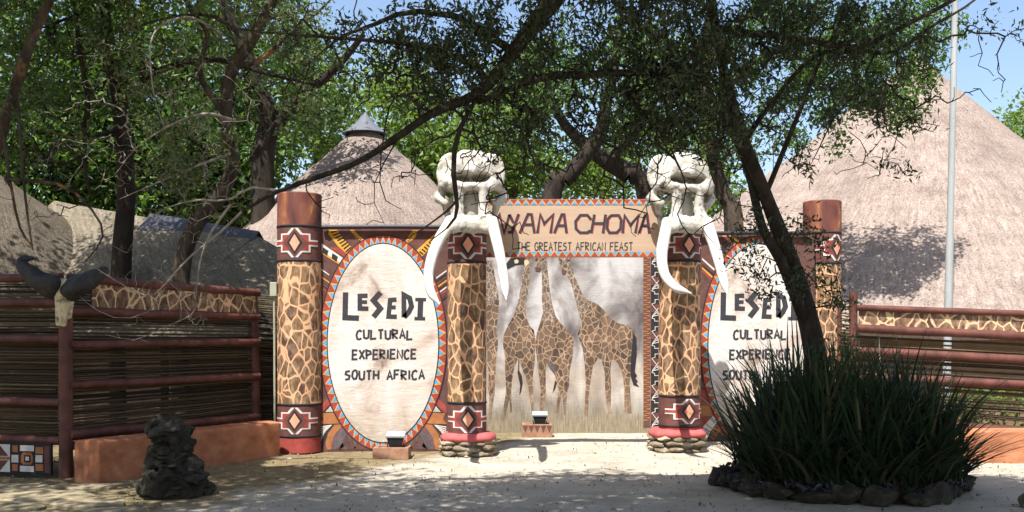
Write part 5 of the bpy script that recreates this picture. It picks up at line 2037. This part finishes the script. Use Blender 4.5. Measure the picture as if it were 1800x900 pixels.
# ---- trees behind the left fence
YB = 14.9
b0 = P(315, 500, YB)
b0.z = 0
build_tree("peeling_tree", "tree with patchy peeling bark slanting up right from behind the left fence", "tree", b0,
           [([b0] + pp([(318, 490, 14.9), (345, 395, 14.85), (385, 345, 14.8), (408, 290, 14.75), (398, 210, 14.7), (405, 130, 14.6), (440, 75, 14.5), (470, 20, 14.4), (500, -50, 14.3), (540, -150, 14.2)]), [.16, .13, .12, .11, .10, .09, .09, .085, .08, .07, .06]),
            (pp([(408, 110, 14.6), (450, 110, 14.6), (510, 60, 14.5), (560, 20, 14.5), (600, -20, 14.4)]), [.04, .035, .03, .02, .01]),
            (pp([(398, 205, 14.7), (350, 130, 14.5), (365, 60, 14.4), (330, 10, 14.3), (310, -60, 14.2)]), [.05, .04, .035, .03, .02]),
            (pp([(440, 80, 14.5), (380, 30, 14.4), (300, 30, 14.3), (200, 60, 14.2)]), [.04, .03, .02, .01])],
           [pxblob(350, 250, 90, 60, 13.8, .5) + (90,), pxblob(300, 300, 70, 40, 13.7, .4) + (40,), pxblob(430, 40, 120, 60, 14.4, .8) + (50,), pxblob(540, 60, 70, 70, 14.4, .6) + (36,),
            pxblob(250, 90, 110, 80, 14.2, .8) + (40,), (tuple(P(430, -120, 14.2)), (2.0, 1.6, .9), 70), pxblob(530, 200, 60, 70, 14.5, .5) + (30,), pxblob(290, 180, 90, 60, 13.9, .5) + (36,)],
           (LEAF_GREY, .075, 8, .07, .1, .42), BARK_GREY, 31, .0045, .2, .22, .05, "trees around the left fence", lit_zone, .46, 2.6,
           upper=([((-4.6, 12.4, 7.2), (1.6, 1.6, .7), 110), ((-5.4, 14.2, 7.4), (1.8, 1.6, .7), 130)], .12, 22),
           dry=([(pp([(405, 210, 14.2), (360, 200, 13.6), (300, 220, 13.4), (240, 260, 13.3), (200, 310, 13.3)]), [.03, .022, .015, .01, .005]), (pp([(405, 270, 14.2), (350, 290, 13.6), (280, 320, 13.4), (210, 350, 13.3)]), [.025, .018, .012, .005]),
                 (pp([(390, 60, 14.2), (330, 30, 13.6), (270, 60, 13.4), (268, 150, 13.4), (290, 230, 13.4)]), [.022, .018, .013, .01, .005])],
                [pxblob(*b[:6]) + b[6:] for b in [(380, 150, 130, 120, 14.0, .5, 150), (290, 270, 130, 80, 13.4, .4, 190), (240, 130, 130, 100, 13.4, .4, 140), (330, 320, 90, 50, 13.4, .3, 70), (130, 250, 110, 110, 13.4, .4, 90)]]))
a0 = P(214, 500, 15.6)
a0.z = 0
build_tree("dark_tree", "straight dark-barked tree standing upright behind the left fence, left of the peeling one", "tree", a0,
           [([a0] + pp([(213, 480, 15.6), (222, 340, 15.6), (215, 220, 15.55), (200, 120, 15.5), (186, 40, 15.4), (178, -60, 15.3), (170, -200, 15.2)]), [.19, .155, .14, .125, .105, .09, .08, .05]),
            (pp([(224, 160, 15.55), (290, 120, 15.3), (380, 105, 15.1), (470, 130, 15.0), (560, 150, 14.9)]), [.06, .05, .04, .03, .02]),
            (pp([(217, 230, 15.55), (150, 240, 15.2), (155, 180, 15), (140, 90, 14.9), (130, 0, 14.8)]), [.05, .045, .04, .035, .02]),
            (pp([(150, 240, 15.2), (149, 300, 15.1), (160, 340, 15.1)]), [.035, .03, .02])],
           [pxblob(120, 120, 120, 110, 15.0, 1.0) + (120,), pxblob(60, 220, 90, 90, 14.8, .8) + (80,), pxblob(230, 60, 100, 70, 15.0, .9) + (70,), (tuple(P(120, -160, 14.6)), (2.4, 1.8, 1.0), 120), pxblob(30, 50, 80, 90, 14.7, .8) + (70,)],
           (LEAF_DEEP, .09, 10, .10, .2, .45), BARK_DARK, 32, .0045, .22, .18, .04, "trees around the left fence", lit_zone, .46, 2.6,
           upper=([((-7.0, 13.2, 7.4), (1.9, 1.7, .7), 150), ((-8.6, 12.2, 7.2), (1.9, 1.7, .7), 130), ((-6.4, 11.2, 7.0), (1.7, 1.4, .6), 110)], .12, 22),
           bare=[('blob', pxblob(*b[:6]) + b[6:]) for b in [(120, 180, 140, 130, 14.8, .8, 150), (60, 330, 90, 70, 14.6, .5, 60), (260, 120, 120, 90, 15, .8, 90)]])
d0 = P(468, 420, 19.5)
d0.z = 0
build_tree("forked_tree", "thick dark forked tree with bending limbs behind the peeling tree and the grey ridge strip", "tree", d0,
           [([d0] + pp([(462, 300, 19.5), (475, 210, 19.4), (448, 150, 19.3), (430, 90, 19.2), (400, 20, 19.1), (380, -80, 19)]), [.3, .22, .2, .18, .15, .12, .08]),
            (pp([(450, 272, 19.4), (485, 225, 19.3), (520, 180, 19.2), (590, 120, 19.1), (640, 60, 19)]), [.13, .12, .1, .08, .05])],
           [pxblob(440, 60, 130, 90, 19, 1.5) + (110,), pxblob(560, 150, 80, 90, 19, 1.2) + (90,), pxblob(380, 170, 90, 80, 19, 1.2) + (60,), (tuple(P(450, -120, 18.8)), (3, 2.2, 1.3), 80)],
           (LEAF_DEEP, .12, 9, .14, .2, .5), BARK_DARK, 33, .006, .3, .18, .04, "trees around the left fence", lit_zone, .46, 3.5)

# far-left overhanging boughs: a thin tree beside the far-left bay
f0 = Vector((-6.7, 10.4, 0))
build_tree("thin_tree", "thin many-stemmed tree at the far left edge, its twigs crossing before the horned skull", "tree", f0,
           [([f0] + pp([(-60, 450, 10.3), (-20, 300, 10.2), (20, 180, 10.1), (60, 60, 10.0), (120, -60, 9.9), (200, -180, 9.7)]), [.09, .08, .07, .06, .05, .04, .03]),
            (pp([(200, -180, 9.7), (350, -260, 9.4), (500, -300, 9.1)]), [.03, .025, .015]),
            (pp([(5, 230, 10.15), (20, 330, 10.0), (35, 400, 10.0), (55, 430, 10.0)]), [.02, .016, .013, .01]),
            (pp([(30, 150, 10.1), (40, 300, 10.0), (50, 390, 10.0), (58, 440, 10.0)]), [.018, .014, .012, .009]),
            (pp([(10, 315, 10.0), (60, 318, 10.0), (120, 330, 10.0), (170, 380, 9.9), (180, 420, 9.9), (150, 460, 9.9)]), [.022, .02, .016, .012, .01, .006])],
           [pxblob(30, 120, 60, 150, 10.0, .5) + (30,), pxblob(100, 200, 100, 60, 10.0, .5) + (16,)],
           (LEAF_DEEP, .06, 5, .05, .2, .42), BARK_GREY, 35, .0035, .16, .2, .03, "trees around the left fence", lit_zone, .46, 2.4,
           upper=([(tuple(P(150, -260, 9.4)), (1.9, 1.4, .8), 120), ((-4.6, 7.4, 6.8), (1.5, 1.4, .7), 90), ((-6.3, 8.0, 6.4), (1.7, 1.5, .7), 120), ((-7.5, 7, 6.6), (1.6, 1.6, .7), 70), ((-6.0, 9.0, 6.7), (1.9, 1.5, .6), 190), ((-4.9, 8.6, 6.8), (1.4, 1.2, .5), 90)], .12, 22))


# ---- trees beyond the huts
def far_tree(label, u, Y, fork_v, blobs_px, leaf, seed, bark=BARK_BG, rad=.2, lean=0, name="leafy_tree", extra=(), per=None, cull=None):
    base = P(u, 0, Y)
    base.z = 0
    top = P(u + lean, fork_v, Y)
    ch = [([base, base.lerp(top, .5) + Vector((.1, 0, 0)), top], [rad * 1.2, rad, rad * .8])]
    bl = []
    for (bu, bv, ru, rv, ry, n) in blobs_px:
        c, r = pxblob(bu, bv, ru, rv, Y, ry)
        ch.append(([top, top.lerp(Vector(c), .5) + Vector((0, 0, .3)), Vector(c)], [rad * .55, rad * .4, rad * .2]))
        bl.append((c, r, n, .3))
    ch += list(extra)
    return build_tree(name, label, "tree", base, ch, bl, leaf, bark, seed, .010, .4, .14, .05, "trees beyond the huts", cull, .45, 5, 4)


LM = lambda s, p, sg=.3: (LEAF_MID, s, p * 2.6, sg, .2, .55)
LD = lambda s, p, sg=.3: (LEAF_SPARK, s, p * 3, sg, .2, .55)
LP = lambda s, p, sg=.36: (LEAF_PALE, s, p * 2.8, sg, .2, .55)
far_tree("dense dark green tree filling the upper left corner behind the low thatched roof", 40, 23, 260, [(40, 120, 150, 130, 2.2, 150), (-60, 240, 120, 100, 2, 100), (130, 250, 90, 90, 1.8, 90), (60, -60, 160, 100, 2.2, 80), (40, 350, 90, 60, 1.6, 70)], LD(.16, 8), 41)
far_tree("dense green tree above the long shaded roof, left of the forked tree", 250, 24, 280, [(240, 130, 130, 120, 2.2, 150), (180, 270, 90, 80, 1.8, 90), (310, 260, 90, 90, 1.8, 90), (250, -60, 150, 100, 2.2, 80), (150, 370, 80, 50, 1.6, 60), (250, 370, 80, 50, 1.6, 60)], LD(.16, 8), 42)
far_tree("green tree over the left end of the thatched cone with the grey tip", 410, 26, 280, [(400, 150, 110, 120, 2.2, 130), (450, 290, 90, 70, 1.8, 80), (350, 290, 70, 70, 1.8, 70), (420, -30, 120, 90, 2.2, 70), (350, 380, 80, 50, 1.6, 60), (430, 370, 60, 50, 1.6, 50)], LD(.17, 8), 43)
far_tree("pale green tree close behind the grey tip of the thatched cone", 560, 30, 260, [(560, 200, 80, 90, 2.5, 110), (520, 100, 70, 60, 2, 40), (600, 300, 60, 60, 2, 50)], LP(.19, 6), 44)
far_tree("sunlit pale green tree between the thatched cone and the left elephant skull", 735, 33, 300, [(730, 220, 90, 80, 3, 130), (690, 150, 60, 50, 2.4, 40), (790, 280, 60, 70, 2.4, 70), (760, 340, 80, 50, 2.4, 70)], LP(.2, 6), 45)
far_tree("sunlit pale green tree just right of the left elephant skull", 900, 35, 310, [(890, 220, 80, 90, 3, 120), (920, 300, 70, 60, 2.4, 90), (850, 300, 60, 60, 2.4, 60), (940, 150, 60, 50, 2.4, 40)], LP(.2, 6), 46)
far_tree("low pale green tree in the gap beneath the two crossing trunks", 1060, 37, 330, [(1060, 320, 60, 40, 2.4, 70), (1000, 300, 50, 50, 2.4, 50), (1110, 250, 50, 60, 2.4, 40)], LP(.2, 6), 47)
far_tree("pale green tree seen through the dark boughs behind the right elephant skull", 1190, 36, 300, [(1180, 200, 90, 90, 3, 90), (1120, 120, 80, 60, 2.4, 50), (1240, 290, 50, 60, 2.4, 50), (1280, 370, 60, 50, 2.4, 60), (1175, 375, 60, 40, 2.4, 60)], LP(.2, 5), 48)
far_tree("pale leafy tree at the right edge beyond the slope of the big thatched cone", 1810, 40, 300, [(1800, 240, 40, 60, 2.4, 90), (1830, 330, 60, 50, 2.4, 60)], LP(.2, 6), 49)

YP = 19.0
q0 = P(965, 366, YP)
q0.z = 0
build_tree("slanting_tree", "dark trunk slanting up right from the left end of the name board's top", "tree", q0,
           [([q0] + pp([(968, 358, YP), (1000, 310, YP), (1033, 268, YP), (1055, 235, YP), (1066, 180, YP), (1080, 120, YP), (1090, 40, YP), (1090, -60, YP)]), [.26, .2, .17, .15, .14, .11, .09, .07, .05])],
           [pxblob(1080, 150, 110, 90, YP, 1.2) + (70,), pxblob(1040, 60, 120, 80, YP, 1.2) + (60,), pxblob(960, 130, 90, 70, YP, 1) + (40,)],
           (LEAF_MID, .11, 7, .14, .2, .5), BARK_DARK, 51, .006, .28, .16, .04, "trees behind the gate", lit_zone, .46, 3.5)
q0 = P(1148, 366, YP + .7)
q0.z = 0
build_tree("slanting_tree", "dark trunk slanting up left from behind the right elephant skull", "tree", q0,
           [([q0] + pp([(1140, 348, YP + .7), (1103, 305, YP + .7), (1068, 284, YP + .8), (1030, 255, YP + .9), (990, 215, YP + 1), (960, 150, YP + 1), (940, 60, YP + 1)]), [.28, .23, .2, .18, .14, .1, .08, .05]),
            (pp([(1066, 284, YP + .8), (1110, 240, YP + .8), (1150, 180, YP + .8), (1170, 90, YP + .8)]), [.1, .09, .08, .06])],
           [pxblob(950, 130, 80, 90, YP + 1, 1.2) + (60,), pxblob(1160, 130, 100, 90, YP + .8, 1.2) + (60,)],
           (LEAF_MID, .11, 7, .14, .2, .5), BARK_DARK, 52, .006, .28, .16, .04, "trees behind the gate", lit_zone, .46, 3.5)
q0 = P(1292, 400, 17.2)
q0.z = 0
build_tree("tall_tree", "tall tree right of the right skull, its green crown spreading before the big thatched cone", "tree", q0,
           [([q0] + pp([(1290, 395, 17.2), (1273, 345, 17.2), (1260, 300, 17.1), (1248, 250, 17.0), (1240, 150, 17.0), (1245, 50, 17), (1260, -60, 17)]), [.2, .17, .13, .115, .10, .09, .08, .06]),
            (pp([(1246, 230, 17.0), (1300, 130, 16.9), (1380, 80, 16.8), (1480, 60, 16.7), (1560, 40, 16.6)]), [.06, .05, .045, .035, .02]),
            (pp([(1242, 120, 17.0), (1330, 10, 16.8), (1440, -60, 16.6), (1560, -80, 16.4)]), [.06, .05, .04, .02])],
           [pxblob(1360, 90, 130, 100, 16.8, 1.2) + (150,), pxblob(1480, 110, 110, 90, 16.6, 1.1) + (130,), pxblob(1580, 80, 70, 80, 16.4, .9) + (70,), pxblob(1420, -40, 160, 70, 16.6, 1.2) + (80,), pxblob(1260, 250, 60, 60, 17, .7) + (26,),
            pxblob(1330, 230, 60, 60, 16.8, .7) + (36,), pxblob(1580, 190, 50, 50, 16.4, .6) + (30,), pxblob(1620, -30, 80, 60, 16.4, .9) + (40,), pxblob(1440, 240, 60, 40, 16.6, .6) + (16,), pxblob(1550, 140, 90, 80, 16.5, .8) + (90,), pxblob(1440, 170, 90, 60, 16.6, .8) + (60,), pxblob(1640, 60, 60, 60, 16.4, .6) + (40,), pxblob(1620, 130, 40, 40, 16.4, .4) + (16,)],
           (LEAF_MID, .085, 14, .1, .25, .5), BARK_GREY, 53, .005, .24, .18, .03, "trees behind the gate", None, .46, 3.2)

# ------------------------------------------------------------------ planted bed under the leaning tree
bedc = Vector((3.42, 10.25, 0))
mb = MB()
nb = 48


def bed_r(a):
    return 1.0 + .05 * math.sin(3 * a) + .04 * math.sin(5 * a + 1)


rows = []
for k in range(7):
    t = k / 6
    rows.append([(bedc.x + 1.14 * bed_r(2 * math.pi * j / nb) * t * math.cos(2 * math.pi * j / nb), bedc.y + .98 * bed_r(2 * math.pi * j / nb) * t * math.sin(2 * math.pi * j / nb),
                  .24 - .07 * t * t + .02 * noise.noise(Vector((j * .7, k, 0))) - (.2 if k == 6 else 0)) for j in range(nb)])
vs = [v for r_ in rows for v in r_]
fs = [(k * nb + j, k * nb + (j + 1) % nb, (k + 1) * nb + (j + 1) % nb, (k + 1) * nb + j) for k in range(6) for j in range(nb)]
SOIL = mk_stone("dark_bed_soil", lin(40, 32, 24), lin(64, 52, 38), lin(90, 76, 56), 14)
mb.add(vs, [f[::-1] for f in fs], 0, True)
tag(mb.build("bed_soil", SOIL), kind='structure')
r_ = random.Random(77)
n = 24
for k in range(n):
    a = 2 * math.pi * (k + r_.uniform(-.2, .2)) / n
    x, y = bedc.x + 1.20 * bed_r(a) * math.cos(a), bedc.y + 1.05 * bed_r(a) * math.sin(a)
    if y > bedc.y + .75:
        continue
    mb = MB()
    h = r_.uniform(.13, .24)
    rock_blob(mb, (x, y, h * .36), (r_.uniform(.2, .3), r_.uniform(.34, .46), h), 300 + k, 0, 3, a, .45)
    tag(mb.build("edging_stone", EDGESTONE, None, (x, y, 0)), "dark rough stone in the low edging round the strap-leaved bed", "stone", "stones edging the planted bed")
# small dark stone at the lower right corner
c = P(1797, 893, 9.1)
mb = MB()
rock_blob(mb, (c.x + .05, c.y, .06), (.16, .18, .19), 555, 0, 3, 0, .3)
tag(mb.build("loose_stone", DARKSTONE, None, (c.x, c.y, 0)), "small dark stone alone on the sand in the lower right corner", "stone")


def strap_plant(x, y, z0, n, L, seed, spread):
    g = random.Random(seed)
    mb = MB()
    for k in range(n):
        a = g.uniform(0, 6.283)
        l = L * g.uniform(.35, 1.12)
        out = spread * g.uniform(.1, 1.0) ** 1.2
        bend = g.uniform(.1, .75) * (.4 + out)
        w = g.uniform(.010, .018)
        bx, by = x + math.cos(a + 1) * .15 * g.random(), y + math.sin(a + 1) * .15 * g.random()
        da = Vector((math.cos(a), math.sin(a), 0))
        sd = Vector((-math.sin(a), math.cos(a), 0))
        if g.random() < .5:
            tw = g.uniform(-.9, .9)
            sd = (sd * math.cos(tw) + da * math.sin(tw)).normalized()
        vs = []
        m = 7
        for i in range(m + 1):
            t = i / m
            p = Vector((bx, by, z0)) + da * (l * (.5 * out * t + .45 * bend * t * t * t)) + Vector((0, 0, l * (t * (1 - .12 * out) - .26 * bend * t ** 3)))
            ww = w * (1 - max(0, (t - .45) / .55) ** 1.6 * .96) * (.75 + .25 * min(1, t * 4))
            vs += [p - sd * ww, p + Vector((0, 0, 0)) - da * ww * .35, p + sd * ww]
        fs = []
        for i in range(m):
            for j in (0, 1):
                fs.append((3 * i + j, 3 * i + j + 1, 3 * i + 4 + j, 3 * i + 3 + j))
        mb.add(vs, fs, 0, True)
    return mb


proto = []
g_ = random.Random(5)
spots = []
while len(spots) < 62:
    a, q = g_.uniform(0, 6.283), g_.random() ** .5
    x, y = bedc.x + 1.06 * q * math.cos(a), bedc.y + .86 * q * math.sin(a)
    if all((x - u) ** 2 + (y - v) ** 2 > .158 ** 2 for u, v in spots) and (x - F0.x) ** 2 + (y - F0.y) ** 2 > .05:
        spots.append((x, y))
    elif g_.random() < .004:
        break
rim = []
for k in range(15):
    a = math.pi * (1.16 + .68 * (k + g_.uniform(.2, .8)) / 15)
    rim.append((bedc.x + 1.12 * math.cos(a), bedc.y + .9 * math.sin(a)))
n_in = len(spots)
spots += rim
for k in range(8):
    mb = strap_plant(0, 0, 0, 60, 1.6, 900 + k, .74)
    proto.append(mb)
meshes = []
for k, (x, y) in enumerate(spots):
    lab = "dark clump of upright strap leaves crowded in the stone-edged bed round the leaning trunk"
    if k < len(proto):
        o = proto[k].build("strap_leaf_plant", STRAP)
        meshes.append(o.data)
    else:
        o = bpy.data.objects.new("strap_leaf_plant", meshes[k % len(proto)])
        COL.objects.link(o)
    o.location = (x, y, .17)
    o.rotation_euler = (0, 0, g_.uniform(0, 6.28))
    rr = math.hypot((x - bedc.x) / 1.06, (y - bedc.y) / .86)
    tall = (1.06 - .26 * rr) * g_.uniform(.66, 1.16)
    if x > bedc.x:
        tall *= .98
    o.scale = (1, 1, tall) if k < n_in else (1.15, 1.15, g_.uniform(.32, .5))
    tag(o, lab, "plant", "strap-leaved plants in the bed")
# purple creeper along the bed's rim
g = np.random.default_rng(9)
a = g.uniform(0, 2 * np.pi, 1500)
q = g.uniform(.82, 1.12, 1500)
pts = np.stack([bedc.x + 1.16 * q * np.cos(a), bedc.y + .98 * q * np.sin(a), .2 - .12 * (q - .82) / .3 + np.abs(g.normal(0, .05, 1500))], 1)
pts = pts[pts[:, 1] < bedc.y + .4]
o = leaf_mesh("ground_cover", pts, .09, PURPLE, None, g, 0, .6, .38)
tag(o, "purple-leaved creeper spilling over the stone edging of the bed", "ground cover", kind='stuff')
# fallen leaves
g = np.random.default_rng(19)
n = 3600
fx = g.uniform(-6, 7, n)
fy = g.uniform(8.2, 15.5, n)
keep_ = np.array([noise.noise(Vector((a * .9, b * .9, 2))) for a, b in zip(fx, fy)]) + .25 * g.normal(0, 1, n) > .05
fx, fy = fx[keep_], fy[keep_]
n = len(fx)
pts = np.stack([fx, fy, g.uniform(.006, .02, n)], 1)
o = leaf_mesh("fallen_leaves", pts, .035, LITTER, None, g, 0, 3, .5)
tag(o, "scattered dry leaf litter over the pale sand", "leaf litter", kind='stuff')
# weeds and shrubs showing behind the right fence and over it
g = np.random.default_rng(23)
root = thing("low_shrub", (7.2, 13.6, 0), "low green shrub glimpsed through the sticks of the right fence", "shrub")
pts = blob(g, (7.2, 13.7, .55), (1.6, .3, .45), 2200)
leaf_mesh("foliage", pts, .08, LEAF_PALE, root, g, 0, .5, .4)
mb = MB()
for k in range(14):
    x = 7.2 + g.uniform(-1.3, 1.3)
    mb.tube([(x, 13.7, 0), (x + g.uniform(-.1, .1), 13.7, .4), (x + g.uniform(-.2, .2), 13.7 + g.uniform(-.1, .1), .9)], [.008, .006, .003], 5)
mb.build("stem", BARK_BG, root)
# pebbles and grit on the sand
g = np.random.default_rng(29)
n = 2600
base = np.array([(0, 0, 1), (1, 0, 0), (0, 1, 0), (-1, 0, 0), (0, -1, 0)], float)
sz = g.uniform(.004, .016, n) * np.where(g.random(n) < .04, 2.2, 1)
px_ = np.stack([g.uniform(-6, 7, n), 8.2 + 7.5 * g.random(n) ** 1.2, np.full(n, .002)], 1)
V = base[None] * sz[:, None, None] * g.uniform(.6, 1.3, (n, 5, 1)) * np.array([1, 1, .8]) + px_[:, None, :]
o = (np.arange(n) * 5)[:, None, None]
F_ = (o + np.array([[[0, 1, 2], [0, 2, 3], [0, 3, 4], [0, 4, 1]]])).reshape(-1, 3)
ob = np_mesh("pebbles", V.reshape(-1, 3), F_, STONE)
tag(ob, "small loose pebbles and grit strewn over the sand", "pebbles", kind='stuff')
# a fine-leaved shrub growing among the strap leaves, against the trunk
g = np.random.default_rng(37)
root = thing("leafy_shrub", (F0.x + .1, F0.y - .35, .17), "small fine-leaved shrub growing among the strap leaves against the leaning trunk", "shrub")
mb = MB()
cl = []
for k in range(16):
    a = g.uniform(0, 6.28)
    b = Vector((F0.x + .1, F0.y - .35, .17))
    t = b + Vector((math.cos(a) * g.uniform(.1, .55), math.sin(a) * g.uniform(.05, .35), g.uniform(.7, 1.55)))
    m = b.lerp(t, .5) + Vector((g.normal(0, .06), g.normal(0, .06), .1))
    mb.tube(spline([b, m, t], 7), [.008, .007, .006, .005, .004, .003, .002], 5)
    for q in np.linspace(.35, 1, 9):
        cl.append(b.lerp(t, q) + Vector((g.normal(0, .04), g.normal(0, .04), .05)))
mb.build("stem", BARK_DARK, root)
pts = np.repeat(np.array(cl), 14, axis=0) + g.normal(0, .055, (len(cl) * 14, 3))
leaf_mesh("foliage", pts, .05, LEAF_DEEP, root, g, 0, .5, .42)
